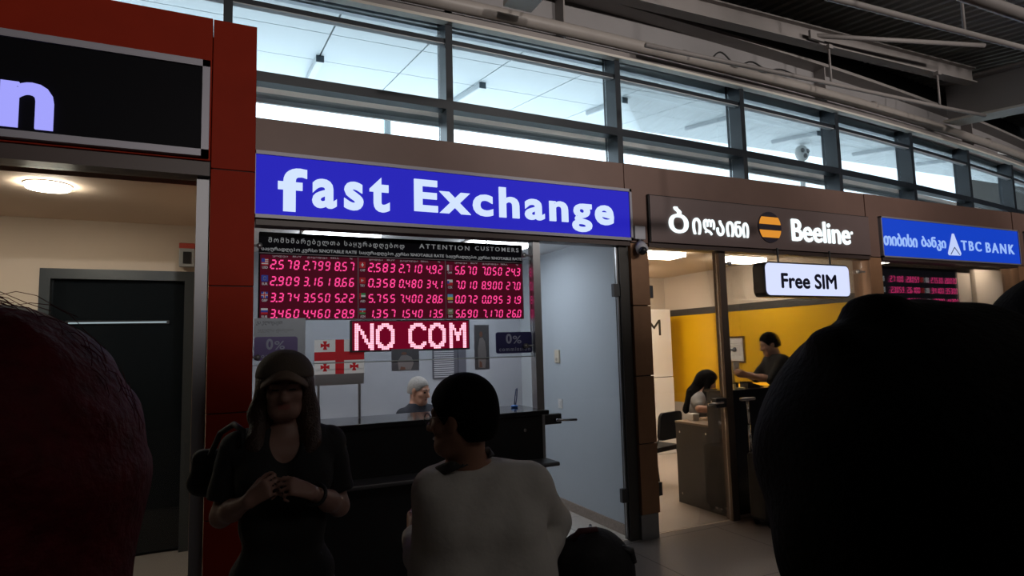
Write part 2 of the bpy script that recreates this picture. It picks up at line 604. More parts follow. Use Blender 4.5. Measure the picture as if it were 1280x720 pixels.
t = thing('purlin_beam', 'grey steel I-beam spanning below the corrugated roof, parallel to the windows', 'beam', (4.5, 4.2, 4.6))
def ibar(t, x0, x1, y, z0, z1, tilt, w=0.12):
    def quadbar(name, ya, yb, za, zb):
        b = MB()
        vv = []
        for xx in (x0, x1):
            dz = tilt * xx
            vv.append([b.bm.verts.new(q) for q in ((xx, ya, za + dz), (xx, yb, za + dz), (xx, yb, zb + dz), (xx, ya, zb + dz))])
        for k in range(4):
            b.bm.faces.new([vv[0][k], vv[0][(k + 1) % 4], vv[1][(k + 1) % 4], vv[1][k]])
        b.bm.faces.new(vv[0]); b.bm.faces.new(vv[1][::-1])
        return b.build(name, BEAM, t)
    quadbar('web', y - 0.01, y + 0.01, z0, z1)
    quadbar('bottom_flange', y - w / 2, y + w / 2, z0 - 0.012, z0 + 0.004)
    quadbar('top_flange', y - w / 2, y + w / 2, z1 - 0.004, z1 + 0.012)
ibar(t, -4, 8.45, 4.2, 4.545, 4.715, 0.021)
for xx, lab in ((5.72, 'thin steel rod hanging from the purlin beam, near the middle of the phone shop sign'), (7.6, 'thin steel rod hanging from the purlin beam, close to the cross girder')):
    zt = 4.545 + 0.021 * xx
    t = thing('hanger_rod', lab, 'rod', (xx, 4.13, 4.2))
    MB().tube([(xx, 4.13, 4.24), (xx, 4.13, zt - 0.01)], 0.012, 8).build('rod_shaft', BEAM, t, True)
    MB().box(xx - 0.03, xx + 0.03, 4.10, 4.16, zt - 0.055, zt - 0.013).build('clamp', BEAM, t)
t = thing('conduit_pipe', 'thin grey conduit carried by the two hanger rods in front of the girder', 'pipe', (5, 4.0, 4.1))
MB().tube([(3.3, 4.096, 4.17), (5.72, 4.096, 4.215), (7.6, 4.096, 4.245), (8.45, 4.096, 4.27)], 0.022, 8).build('pipe_run', BEAM, t, True)
t = thing('sag_rod', 'thin grey pipe under the corrugated roof, upper right of the photograph', 'pipe', (5, 2.5, 3.8))
MB().tube([(1.0, 2.5, 3.665), (7.5, 2.5, 3.96)], 0.022, 8).build('pipe_run', BEAM, t, True)
MB().tube([(5.0, 2.5, 3.85), (5.0, 2.5, 4.9)], 0.012, 8).build('hanger', BEAM, t, True)
t = thing('sag_rod', 'thin grey pipe crossing the very top right corner under the roof', 'pipe', (3.4, 1.5, 3.1))
MB().tube([(2.0, 1.5, 3.115), (4.6, 1.5, 3.16)], 0.03, 8).build('pipe_run', BEAM, t, True)
MB().tube([(3.85, 1.5, 3.14), (3.85, 1.5, 4.72)], 0.01, 8).build('hanger', BEAM, t, True)
t = thing('brace_bar', 'grey diagonal brace bar fixed between the purlin beam and the roof', 'brace', (6, 4.0, 4.6))
MB().tube([(5.5, 4.10, 4.70), (7.55, 3.6, 4.76)], 0.025, 8).build('bar', BEAM, t, True)
MB().box(5.4, 5.6, 4.085, 4.112, 4.65, 4.74).build('gusset', BEAM, t)
# cross girder at the right
t = thing('cross_girder', 'heavy grey box girder running across the hall towards the window at upper right', 'girder', (8.8, 4.2, 4.5))
mb = MB()
def slant(mb, x0, x1, y0, y1, z0, z1, sl):
    vv = [[mb.bm.verts.new(q) for q in ((x0, y, z0 + sl * (y - 4.5)), (x1, y, z0 + sl * (y - 4.5)), (x1, y, z1 + sl * (y - 4.5)), (x0, y, z1 + sl * (y - 4.5)))] for y in (y0, y1)]
    for k in range(4):
        mb.bm.faces.new([vv[0][k], vv[0][(k + 1) % 4], vv[1][(k + 1) % 4], vv[1][k]])
    mb.bm.faces.new(vv[0]); mb.bm.faces.new(vv[1][::-1])
slant(mb, 8.62, 8.72, 1.0, 4.6, 4.38, 4.86, 0.12)
mb.build('web', mat('web_grey', (0.20, 0.19, 0.195), 0.6), t)
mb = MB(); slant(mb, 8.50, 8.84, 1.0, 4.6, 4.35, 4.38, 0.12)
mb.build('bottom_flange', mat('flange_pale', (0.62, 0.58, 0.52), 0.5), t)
mb = MB(); slant(mb, 8.50, 8.84, 1.0, 4.6, 4.86, 4.89, 0.12)
mb.build('top_flange', BEAM, t)
t = thing('roof_bracket', 'small pale steel bracket under the roof at the top centre of the window', 'bracket', (2.1, 4.0, 4.3))
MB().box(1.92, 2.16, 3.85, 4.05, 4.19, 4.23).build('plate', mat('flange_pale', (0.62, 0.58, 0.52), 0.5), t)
MB().tube([(2.1, 3.95, 4.22), (2.2, 3.95, 4.42)], 0.012, 8).build('rod_shaft', BEAM, t)

# ------------------------------------------------------------------ red panelled shop at the left
mb = MB()
for a, b in ((-2.75, -1.45), (-1.445, -0.068)):
    mb.box(a, b, 4.15, 4.45, 2.79, 3.715, 0.004)
struct('wall_red_header', mb.build('wall_red_header', RED, None))
mb = MB()
for a, b in ((0.0, 0.62), (0.62, 1.24), (1.24, 2.013), (2.013, 2.744), (2.744, 3.715)):
    mb.box(-0.064, 0.190, 4.15, 4.45, a + 0.003, b - 0.003, 0.004)
struct('pillar_red', mb.build('pillar_red', RED, None))
struct('trim_12', box('trim_12', DARK, None, -0.05, 0.18, 4.16, 4.44, 0, 3.70))
struct('trim_13', MB().box(-2.75, -0.07, 4.17, 4.33, 2.70, 2.79).build('trim_13', mat('dark_brown_edge', (0.05, 0.03, 0.026), 0.5), None))
t = thing('shop_sign', 'black sign box with glowing letter n above the left shop', 'sign', (-1.3, 4.14, 2.8), 'signs over the shop fronts')
mb = MB()
sx0, sx1, z0, z1, fw = -2.7, -0.078, 2.805, 3.415, 0.042
mb.box(sx0, sx1, 4.105, 4.15, z0, z0 + fw); mb.box(sx0, sx1, 4.105, 4.15, z1 - fw, z1)
mb.box(sx0, sx0 + fw, 4.105, 4.15, z0, z1); mb.box(sx1 - fw, sx1, 4.105, 4.15, z0, z1)
mb.build('frame', FRAMEM, t)
box('panel', mat('black_sign_panel', (0.004, 0.004, 0.006), 0.5, spec=0.05), t, sx0 + fw, sx1 - fw, 4.122, 4.14, z0 + fw, z1 - fw)
text_fit('lettering', 'n', -1.102, -0.862, 2.866, 3.125, 4.122, emat('lit_violet_white', (0.36, 0.36, 0.98), 1.0), t, bold=0.03, depth=0.02)
# glazing of that shop
t = struct('window_40', MB().box(-2.7, -0.14, 4.265, 4.275, 0.02, 2.70).build('window_pane', GLASS, None))
struct('trim_14', MB().box(-0.142, -0.068, 4.23, 4.32, 0, 2.70).build('trim_14', GREYM, None))
struct('wall_red_shop_side', box('wall_red_shop_side', CREAM, None, -0.02, 0.10, 4.45, 8.0, 0, 2.95))
struct('ceiling_red_shop', box('ceiling_red_shop', mat('tan_ceiling', (0.76, 0.60, 0.48), 0.8), None, X0, -0.02, 4.45, 8.0, 2.70, 2.78))
mb = MB()
mb.box(X0, -1.27, 5.90, 6.0, 0, 2.70)
mb.box(-0.20, -0.02, 5.90, 6.0, 0, 2.70)
mb.box(-1.27, -0.20, 5.90, 6.0, 2.30, 2.70)
struct('wall_red_shop_back', mb.build('wall_red_shop_back', CREAM, None))
# dark doorway in its rear wall
mb = MB()
mb.box(-1.27, -1.20, 5.86, 6.0, 0, 2.30); mb.box(-0.27, -0.20, 5.86, 6.0, 0, 2.30); mb.box(-1.20, -0.27, 5.86, 6.0, 2.22, 2.30)
t = struct('door_1', mb.build('door_frame', mat('dark_grey_frame', (0.035, 0.04, 0.045), 0.4), None))
MB().box(-1.20, -0.27, 5.92, 5.94, 0.02, 2.22).build('door_leaf', mat('dark_smoked_glass', (0.008, 0.010, 0.012), 0.08), t)
t = thing('tube_reflection', 'thin glowing strip painting a tube reflection in the dark doorway of the left shop', 'lamp', (-0.75, 5.9, 1.87))
MB().tube([(-1.08, 5.905, 1.87), (-0.40, 5.905, 1.875)], 0.006, 8).build('tube', emat('reflected_tube_glow', (0.7, 0.85, 0.9), 0.5), t)  # glowing strip paints a tube's reflection in the dark door
MB().box(-1.10, -0.38, 5.908, 5.92, 1.86, 1.89).build('reflection_backing', BLACKP, t)
t = thing('alarm_box', 'grey wall box with red top beside the dark doorway in left shop', 'alarm box', (-0.26, 5.85, 2.4))
box('case', mat('box_grey', (0.35, 0.35, 0.36), 0.5), t, -0.315, -0.20, 5.80, 5.86, 2.335, 2.49, bevel=0.004)
box('lid', mat('box_red', (0.45, 0.05, 0.03), 0.5), t, -0.317, -0.198, 5.798, 5.86, 2.49, 2.535, bevel=0.004)
MB().box(-0.285, -0.225, 5.79, 5.80, 2.36, 2.46).build('screen', BLACKP, t)
def downlight(x, y, z, r, label, col, s, power=0):
    t = thing('ceiling_lamp', label, 'lamp', (x, y, z))
    mb = MB()
    n = 32
    v = [mb.bm.verts.new((x + r * math.cos(2 * PI * k / n), y + r * math.sin(2 * PI * k / n), z - 0.006)) for k in range(n)]
    lo = [mb.bm.verts.new(w.co + Vector((0, 0, -0.022))) for w in v]
    mb.bm.faces.new(lo)
    for k in range(n):
        mb.bm.faces.new([v[k], v[(k + 1) % n], lo[(k + 1) % n], lo[k]])
    mb.build('diffuser', emat('lamp_%s' % name_of(label), col, s), t)
    MB().tube([(x, y, z - 0.008), (x, y, z)], r + 0.012, 32, caps=False).build('rim', WHITEP, t)
    return t
def name_of(s):
    return '_'.join(s.split()[:3])
downlight(-1.0, 4.72, 2.70, 0.115, 'round recessed ceiling lamp glowing in the left shop', (1.0, 0.90, 0.72), 85)
downlight(-2.6, 5.0, 2.70, 0.135, 'round recessed ceiling lamp added as unseen fill at the far left', (1.0, 0.90, 0.72), 85)  # second lamp added out of view to brighten the shop ceiling

# ------------------------------------------------------------------ exchange office shell
struct('wall_exchange_side', box('wall_exchange_side', COOLW, None, 3.10, 3.14, 4.32, 6.3, 0, 2.95))
struct('wall_exchange_back', box('wall_exchange_back', mat('grey_rear_wall', (0.36, 0.38, 0.43), 0.7, noise=0.04), None, 0.10, 3.10, 6.3, 6.4, 0, 2.95))
struct('ceiling_exchange', box('ceiling_exchange', COOLC, None, 0.10, 3.10, 4.35, 6.3, 2.56, 2.62))
struct('baseboard_right', box('baseboard_right', GRANITE, None, 3.085, 3.10, 4.34, 6.3, 0, 0.09))
struct('floor_exchange', box('floor_exchange', mat('cream_floor_tile', (0.66, 0.60, 0.54), 0.35, speck=(0.55, 0.48, 0.42), tiles=(0.6, 0.6, 0.2, 0.3, (0.25, 0.22, 0.2))), None, 0.10, 3.085, 4.30, 6.3, 0.0, 0.004))
struct('floor_phone_shop', box('floor_phone_shop', mat('warm_floor_tile', (0.50, 0.44, 0.39), 0.3, speck=(0.40, 0.34, 0.30)), None, 3.30, 6.30, 4.30, 7.65, 0.0, 0.004))
EXL = emat('cool_panel_glow', (0.90, 0.95, 1.0), 10.5)
for i, (x, y, lab) in enumerate(((0.9, 5.2, 'left square ceiling lamp inside the exchange office'), (2.3, 5.3, 'right square ceiling lamp inside the exchange office'))):
    t = thing('ceiling_lamp', lab, 'lamp', (x, y, 2.55), 'square ceiling lamps of the exchange office')
    MB().box(x - 0.28, x + 0.28, y - 0.28, y + 0.28, 2.505, 2.553).build('diffuser', EXL, t)
    mb = MB()
    mb.box(x - 0.31, x + 0.31, y - 0.31, y - 0.28, 2.545, 2.56); mb.box(x - 0.31, x + 0.31, y + 0.28, y + 0.31, 2.545, 2.56)
    mb.box(x - 0.31, x - 0.28, y - 0.28, y + 0.28, 2.545, 2.56); mb.box(x + 0.28, x + 0.31, y - 0.28, y + 0.28, 2.545, 2.56)
    mb.build('frame', WHITEP, t)

# blue lit sign
t = thing('shop_sign', 'wide blue lit sign reading fast Exchange in white letters', 'sign', (1.66, 4.2, 2.47), 'signs over the shop fronts')
mb = MB()
a0, a1, b0, b1 = 0.192, 3.150, 2.462, 2.905
mb.box(a0, a1, 4.19, 4.232, b0, b0 + 0.024); mb.box(a0, a1, 4.19, 4.232, b1 - 0.024, b1); mb.box(a1 - 0.022, a1, 4.19, 4.232, b0, b1); mb.box(a0, a0 + 0.004, 4.19, 4.232, b0, b1)
mb.build('frame', FRAMEM, t)
box('panel', emat('lit_blue_face', (0.020, 0.018, 0.50), 0.9, (0.01, 0.01, 0.1)), t, a0 + 0.004, a1 - 0.022, 4.205, 4.225, b0 + 0.024, b1 - 0.024)
SW = emat('lit_blue_white', (0.62, 0.74, 1.0), 1.05)
text_fit('lettering', 'f', 0.330, 0.512, 2.516, 2.808, 4.205, SW, t, bold=0.028, depth=0.012)
text_fit('lettering', 'ast', 0.545, 1.068, 2.553, 2.80, 4.205, SW, t, bold=0.03, spacing=1.28, depth=0.012)
text_fit('lettering', 'Exchange', 1.246, 2.962, 2.508, 2.815, 4.205, SW, t, bold=0.03, spacing=1.2, depth=0.012)

# counter
t = thing('exchange_counter', 'long black counter in front of the exchange office', 'counter', (1.2, 4.2, 0))
box('body', BLACKP, t, 0.195, 2.20, 4.14, 4.55, 0.12, 1.085)
box('worktop', BLACKG, t, 0.195, 2.24, 4.10, 4.60, 1.085, 1.118, bevel=0.006)
box('ledge', mat('ledge_grey', (0.10, 0.10, 0.11), 0.35), t, 0.195, 2.23, 3.94, 4.14, 0.735, 0.765, bevel=0.01)
box('plinth', mat('plinth_grey', (0.06, 0.06, 0.065), 0.5), t, 0.195, 2.18, 4.18, 4.5, 0.0, 0.12)
for x in (0.75, 1.35, 2.05):
    MB().tube([(x, 4.132, 0.98), (x, 4.142, 0.98)], 0.012, 12).build('screw_cap', CHROME, t)
for x in (0.5, 1.2, 1.95):
    MB().prism([(4.14, 0.735), (3.98, 0.735), (4.14, 0.60)], 'x', x, x + 0.012).build('bracket', GREYM, t)

# glass front of the exchange office
t = thing('glass_front', 'fixed clear glass pane above the black exchange counter', 'glass', (1.2, 4.29, 1.5))
MB().box(0.20, 2.215, 4.285, 4.295, 1.52, 2.42).build('pane', GLASS, t)
MB().box(0.20, 2.215, 4.283, 4.297, 1.514, 1.521).build('bottom_edge', mat('glass_edge', (0.45, 0.5, 0.52), 0.2), t)
for k, (x, z) in enumerate(((0.228, 2.292), (0.225, 1.57), (2.15, 2.307), (2.145, 1.60))):
    f = MB().tube([(x, 4.26, z), (x, 4.285, z)], 0.018, 16).build('glass_clamp', STEEL if k != 1 else GREYM, t, True)
    MB().tube([(x, 4.275, z), (x + (-0.05 if x < 1 else 0.07), 4.275, z)], 0.008, 8).build('clamp_arm', GREYM, f)
struct('trim_15', MB().box(2.218, 2.281, 4.25, 4.33, 0.0, 2.42).build('trim_15', STEEL, None))
struct('trim_16', MB().box(3.045, 3.14, 4.26, 4.34, 0.0, 2.42).build('trim_16', mat('dark_steel_jamb', (0.07, 0.065, 0.06), 0.4, 0.4), None))
t = thing('glass_door', 'clear glass door beside the exchange counter, with black lever lock', 'door', (3.04, 4.29, 0))
MB().box(2.285, 3.04, 4.286, 4.296, 0.015, 2.415).build('pane', glass_mat('door_glass', (0.93, 0.95, 0.97), 0.5), t)
MB().box(3.028, 3.042, 4.284, 4.298, 0.015, 2.415).build('edge_seal', STEEL, t)
for z in (2.046, 0.36):
    MB().box(2.985, 3.06, 4.27, 4.31, z - 0.055, z + 0.055, 0.004).build('hinge', mat('hinge_grey', (0.09, 0.09, 0.095), 0.4, 0.6), t)
f = MB().box(2.285, 2.44, 4.265, 4.318, 0.985, 1.065, 0.008).build('lock_case', mat('lock_dark', (0.03, 0.03, 0.032), 0.4), t)
mb = MB(); mb.tube([(2.38, 4.265, 1.02), (2.38, 4.23, 1.02), (2.40, 4.225, 1.02), (2.55, 4.225, 1.012)], 0.010, 10)
mb.build('lever', CHROME, f, True)

# exchange rate board
t = thing('exchange_rate_board', 'black rate board with rows of red lit numbers and little flags', 'display board', (1.2, 4.42, 1.81))
BY = 4.40
box('casing', mat('board_casing', (0.008, 0.007, 0.010), 0.7, spec=0.05), t, 0.232, 2.20, BY + 0.002, BY + 0.06, 1.815, 2.41, bevel=0.004)
REDGLOW = emat('red_digit_halo', (0.050, 0.0015, 0.008), 1.0, (0.03, 0.004, 0.006))  # even red emission paints the halo around the lit digits
for a, b in ((0.240, 0.884), (0.890, 1.540), (1.546, 2.192)):
    MB().box(a, b, BY - 0.001, BY + 0.004, 1.822, 2.255).build('number_panel', REDGLOW, t)
mb = MB()
mb.box(0.884, 0.890, BY - 0.004, BY + 0.002, 1.82, 2.27); mb.box(1.540, 1.546, BY - 0.004, BY + 0.002, 1.82, 2.27); mb.box(0.235, 2.197, BY - 0.004, BY + 0.002, 2.262, 2.268)
mb.box(0.235, 2.197, BY - 0.004, BY + 0.002, 1.815, 1.821); mb.box(2.192, 2.198, BY - 0.004, BY + 0.002, 1.815, 2.41)
mb.build('divider', mat('divider_grey', (0.22, 0.16, 0.18), 0.5), t)
LT = mat('board_lettering_white', (0.55, 0.55, 0.56), 0.6, emit=(0.5, 0.5, 0.52), es=0.18)
text_fit('lettering', 'მომხმარებელთა საყურადღებოდ', 0.290, 1.226, 2.328, 2.375, BY + 0.001, LT, t, spacing=1.35, depth=0.003, bold=0.01)
text_fit('lettering', 'ATTENTION', 1.341, 1.742, 2.345, 2.380, BY + 0.001, LT, t, spacing=1.4, depth=0.003, bold=0.01)
text_fit('lettering', 'CUSTOMERS', 1.790, 2.166, 2.350, 2.384, BY + 0.001, LT, t, spacing=1.4, depth=0.003, bold=0.01)
for a, b in ((0.247, 0.878), (0.896, 1.534), (1.550, 2.190)):
    text_fit('lettering', 'საყურადღებო კურსი %NOTABLE RATE', a, b, 2.276, 2.308, BY + 0.001, LT, t, depth=0.003, bold=0.02)
    w = b - a
    text_fit('lettering', 'ყიდვა   BUY    გაყიდვა  SELL        %', a + 0.07, b - 0.03, 2.238, 2.253, BY - 0.001, LT, t, depth=0.002)

SEG = {'0': 'abcdef', '1': 'bc', '2': 'abged', '3': 'abgcd', '4': 'fgbc', '5': 'afgcd', '6': 'afgedc', '7': 'abc', '8': 'abcdefg', '9': 'abcdfg'}
LED = emat('red_led', (1.0, 0.055, 0.26), 1.35)


def seven(mb, s, x0, x1, z0, z1, y):
    n = len(s.replace('.', ''))
    pitch = (x1 - x0) / n
    w, h, tk, sh = pitch * 0.70, z1 - z0, min(pitch * 0.17, 0.0085), 0.13
    i = -1
    def seg(xa, za, xb, zb):
        d = Vector((xb - xa, zb - za))
        L = d.length
        d /= L
        nn = Vector((-d.y, d.x)) * tk / 2
        g_ = tk * 0.35
        p = [(xa + d.x * g_, za + d.y * g_), (xb - d.x * g_, zb - d.y * g_)]
        q = [(p[0][0] + nn.x, p[0][1] + nn.y), (p[1][0] + nn.x, p[1][1] + nn.y), (p[1][0] - nn.x, p[1][1] - nn.y), (p[0][0] - nn.x, p[0][1] - nn.y)]
        mb.prism([(u + (v_ - z0) * sh, v_) for u, v_ in q], 'y', y - 0.002, y)
    for ch in s:
        if ch == '.':
            cx = bx + w + tk * 0.6
            mb.prism([(cx, z0 - tk * 0.2), (cx + tk * 1.2, z0 - tk * 0.2), (cx + tk * 1.2, z0 + tk), (cx, z0 + tk)], 'y', y - 0.002, y)
            continue
        i += 1
        bx = x0 + i * pitch
        xl, xr, zb, zm, zt = bx + tk / 2, bx + w - tk / 2, z0 + tk / 2, (z0 + z1) / 2, z1 - tk / 2
        E_ = {'a': (xl, zt, xr, zt), 'g': (xl, zm, xr, zm), 'd': (xl, zb, xr, zb), 'f': (xl, zm, xl, zt), 'b': (xr, zm, xr, zt), 'e': (xl, zb, xl, zm), 'c': (xr, zb, xr, zm)}
        for k in SEG[ch]:
            seg(*E_[k])


RATES = [['2.578 2.799 8.57', '2.909 3.161 8.66', '3.374 3.550 5.22', '3.460 4.460 28.9'],
         ['2.583 2.710 4.92', '0.358 0.480 34.1', '5.755 7.400 28.6', '1.357 1.540 13.5'],
         ['5.670 7.050 24.3', '7.010 8.900 27.0', '0.072 0.095 31.9', '5.690 7.170 26.0']]
CODES = [['USD', 'EUR', 'GBP', 'RUB'], ['CHF', 'TRY', 'AED', 'AZN'], ['QAR', 'CZK', 'UAH', 'SAR']]
XC = [[(0.300, 0.506), (0.512, 0.710), (0.722, 0.876)], [(0.956, 1.172), (1.181, 1.376), (1.388, 1.534)], [(1.616, 1.816), (1.836, 2.030), (2.046, 2.190)]]
XF = [0.248, 0.897, 1.557]
ZR = [(2.157, 2.226), (2.046, 2.113), (1.935, 2.001), (1.826, 1.891)]
FC = {k: emat('flag_' + k, c, 0.16, c) for k, c in dict(red=(0.55, 0.03, 0.04), white=(0.75, 0.75, 0.75), blue=(0.05, 0.08, 0.42), green=(0.05, 0.3, 0.1), black=(0.02, 0.02, 0.02), yellow=(0.75, 0.6, 0.05), maroon=(0.28, 0.03, 0.09), sky=(0.15, 0.45, 0.7), olive=(0.25, 0.28, 0.16)).items()}
FK = list(FC.keys())


def flag(code, x0, x1, z0, z1, y, parent):
    mb = MB()
    d = [0]
    def q(c, a, b, e, f):
        d[0] += 0.0003
        mb.mi = FK.index(c)
        mb.box(x0 + (x1 - x0) * a, x0 + (x1 - x0) * b, y - 0.002 - d[0], y, z0 + (z1 - z0) * e, z0 + (z1 - z0) * f)
    if code == 'USD':
        for k in range(7):
            q('red' if k % 2 == 0 else 'white', 0, 1, k / 7, (k + 1) / 7)
        q('blue', 0, 0.5, 0.43, 1)
    elif code == 'EUR':
        q('blue', 0, 1, 0, 1)
        for k in range(8):
            a = 2 * PI * k / 8
            q('yellow', 0.48 + 0.2 * math.cos(a), 0.53 + 0.2 * math.cos(a), 0.46 + 0.28 * math.sin(a), 0.54 + 0.28 * math.sin(a))
    elif code == 'GBP':
        q('blue', 0, 1, 0, 1); q('white', 0.36, 0.64, 0, 1); q('white', 0, 1, 0.32, 0.68); q('red', 0.43, 0.57, 0, 1); q('red', 0, 1, 0.41, 0.59)
    elif code == 'RUB':
        q('red', 0, 1, 0, 0.34); q('blue', 0, 1, 0.34, 0.67); q('white', 0, 1, 0.67, 1)
    elif code == 'CHF':
        q('red', 0, 1, 0, 1); q('white', 0.42, 0.58, 0.2, 0.8); q('white', 0.3, 0.7, 0.4, 0.6)
    elif code == 'TRY':
        q('red', 0, 1, 0, 1); q('white', 0.3, 0.45, 0.3, 0.7); q('white', 0.55, 0.65, 0.42, 0.58)
    elif code == 'AED':
        q('black', 0, 1, 0, 0.34); q('white', 0, 1, 0.34, 0.67); q('green', 0, 1, 0.67, 1); q('red', 0, 0.25, 0, 1)
    elif code == 'AZN':
        q('green', 0, 1, 0, 0.34); q('red', 0, 1, 0.34, 0.67); q('sky', 0, 1, 0.67, 1); q('white', 0.44, 0.58, 0.4, 0.6)
    elif code == 'QAR':
        q('maroon', 0, 1, 0, 1); q('white', 0, 0.32, 0, 1)
    elif code == 'CZK':
        q('red', 0, 1, 0, 0.5); q('white', 0, 1, 0.5, 1); q('blue', 0, 0.35, 0.25, 0.75)
    elif code == 'UAH':
        q('yellow', 0, 1, 0, 0.5); q('sky', 0, 1, 0.5, 1)
    else:
        q('olive', 0, 1, 0, 1); q('white', 0.2, 0.8, 0.5, 0.7)
    return mb.build('flag_sticker', [FC[k] for k in FK], parent)


for c in range(3):
    for r in range(4):
        z0, z1 = ZR[r]
        for (xa, xb), s in zip(XC[c], RATES[c][r].split()):
            mb = MB()
            seven(mb, s, xa, xb - 0.006, z0, z1 - 0.004, BY - 0.001)
            mb.build('rate_number', LED, t)
        fl = flag(CODES[c][r], XF[c], XF[c] + 0.042, z0 + 0.026, z1 + 0.002, BY - 0.001, t)
        text_fit('lettering', CODES[c][r], XF[c] + 0.004, XF[c] + 0.040, z0 + 0.002, z0 + 0.019, BY - 0.001, LT, fl, bold=0.03, depth=0.002)
# board hangers
for x in (0.5, 1.9):
    MB().tube([(x, 4.43, 2.41), (x, 4.43, 2.56)], 0.006, 8).build('hanger', GREYM, t)

# moving LED sign
t = thing('led_sign', 'red dot matrix sign reading NO COM under the rate board', 'led sign', (1.28, 4.42, 1.6))
GL = {'N': ["11......11", "111.....11", "111.....11", "1111....11", "11.11...11", "11.11...11", "11..11..11", "11..11..11", "11...11.11", "11...11.11", "11....1111", "11.....111", "11.....111", "11......11"],
      'O': ["...1111...", ".11111111.", ".111..111.", "111....111", "11......11", "11......11", "11......11", "11......11", "11......11", "11......11", "111....111", ".111..111.", ".11111111.", "...1111..."],
      'C': ["...11111..", ".11111111.", ".111...111", "111.....11", "11........", "11........", "11........", "11........", "11........", "11........", "111.....11", ".111...111", ".11111111.", "...11111.."],
      'M': ["11......11", "111....111", "111....111", "1111..1111", "11.1..1.11", "11.1111.11", "11.1111.11", "11..11..11", "11..11..11", "11..11..11", "11......11", "11......11", "11......11", "11......11"]}
lx0, lx1, lz0, lz1 = 0.846, 1.720, 1.596, 1.800
LY = 4.395
box('casing', RUBBER, t, lx0 - 0.012, lx1 + 0.012, LY + 0.004, LY + 0.04, lz0 - 0.012, lz1 + 0.010, bevel=0.004)
MB().box(lx0, lx1, LY, LY + 0.004, lz0, lz1).build('screen', emat('red_led_halo', (0.15, 0.001, 0.014), 1.0, (0.05, 0.0, 0.01)), t)  # red emission paints the glow scattered around the LED letters
DOT = emat('pink_white_led', (1.0, 0.42, 0.52), 1.9)
px_ = 0.0139
mb_letters = []
pos = {0: 0.862, 1: 1.012, 2: 1.250, 3: 1.402, 4: 1.566}
for i, ch in enumerate('NOCOM'):
    mb = MB()
    for r_, row in enumerate(GL[ch]):
        for c_2, k in enumerate(row):
            if k == '1':
                xx = pos[i] + c_2 * 0.0136
                zz = lz1 - 0.014 - r_ * 0.0136
                mb.box(xx, xx + 0.0118, LY - 0.002, LY, zz - 0.0118, zz)
    mb.build('led_letter', DOT, t)
for x in (1.0, 1.6):
    MB().tube([(x, 4.42, lz1), (x, 4.42, 1.815)], 0.006, 8).build('hanger', GREYM, t)

# commission signs and papers
PURP = mat('purple_sign', (0.075, 0.035, 0.20), 0.4, noise=0.03)
PLET = mat('sign_pale_letters', (0.50, 0.50, 0.66), 0.6)
for (x0, x1, zc0, zc1, lab, pm) in ((1.905, 2.212, 1.546, 1.708, 'purple 0% commission plate at right end of the exchange counter glass', mat('blue_purple_sign', (0.035, 0.03, 0.14), 0.4)),
                                (0.204, 0.470, 1.548, 1.700, 'purple 0% commission plate by the red column', mat('pale_purple_sign', (0.17, 0.10, 0.32), 0.4))):  # lighter purple on the left plate
    t = thing('commission_sign', lab, 'sign', ((x0 + x1) / 2, 4.28, zc0), 'commission plates on the exchange glass')
    MB().prism(rrect(x0, x1, zc0, zc1, 0.018), 'y', 4.297, 4.303).build('plate', pm, t)
    w, h = x1 - x0, zc1 - zc0
    text_fit('lettering', '0', x0 + 0.27 * w, x0 + 0.43 * w, zc0 + 0.45 * h, zc0 + 0.92 * h, 4.2968, PLET, t, bold=0.03, depth=0.001)
    text_fit('lettering', '%', x0 + 0.46 * w, x0 + 0.70 * w, zc0 + 0.45 * h, zc0 + 0.82 * h, 4.2968, PLET, t, bold=0.01, depth=0.001)
    text_fit('lettering', 'commission', x0 + 0.08 * w, x0 + 0.94 * w, zc0 + 0.10 * h, zc0 + 0.28 * h, 4.2968, PLET, t, spacing=1.3, bold=0.02, depth=0.001)
t = thing('notice_sheet', 'white notice sheet with dark handwriting below left end of rate board', 'notice', (0.36, 4.31, 1.45))
box('paper', mat('notice_paper', (0.62, 0.64, 0.70), 0.7), t, 0.205, 0.520, 4.306, 4.308, 1.56, 1.822)
INK = mat('ink_dark', (0.12, 0.12, 0.15), 0.7)
text_fit('lettering', 'ვა ულოცავთ', 0.215, 0.375, 1.775, 1.802, 4.306, INK, t, shear=0.3, depth=0.001)
text_fit('lettering', 'ყველა ფასები', 0.225, 0.445, 1.728, 1.756, 4.306, mat('ink_grey', (0.38, 0.38, 0.42), 0.7), t, shear=0.3, depth=0.001)
# flag poster
t = thing('flag_poster', 'white flag poster with red cross and four small red crosses, behind the glass', 'poster', (0.77, 4.45, 1.44))
FX0, FX1, FZ0, FZ1 = 0.597, 0.940, 1.437, 1.677
box('sheet', mat('flag_white', (0.74, 0.70, 0.68), 0.7), t, FX0, FX1, 4.45, 4.453, FZ0, FZ1)
mb = MB()
cx, cz = (FX0 + FX1) / 2, (FZ0 + FZ1) / 2 + 0.005
mb.box(cx - 0.030, cx + 0.030, 4.4485, 4.45, FZ0, FZ1)
mb.box(FX0, FX1, 4.4480, 4.45, cz - 0.030, cz + 0.030)
for qx in (-1, 1):
    for qz in (-1, 1):
        ux, uz = cx + qx * 0.100, cz + qz * 0.075
        for k in range(4):
            a = k * PI / 2
            ca, sa = math.cos(a), math.sin(a)
            pts = [(0.004, -0.006), (0.030, -0.015), (0.030, 0.015), (0.004, 0.006)]
            mb.prism([(ux + p * ca - q * sa, uz + p * sa + q * ca) for p, q in pts], 'y', 4.4484, 4.45)
        mb.box(ux - 0.006, ux + 0.006, 4.4484, 4.45, uz - 0.006, uz + 0.006)
mb.build('crosses', mat('flag_red', (0.55, 0.045, 0.04), 0.7), t)
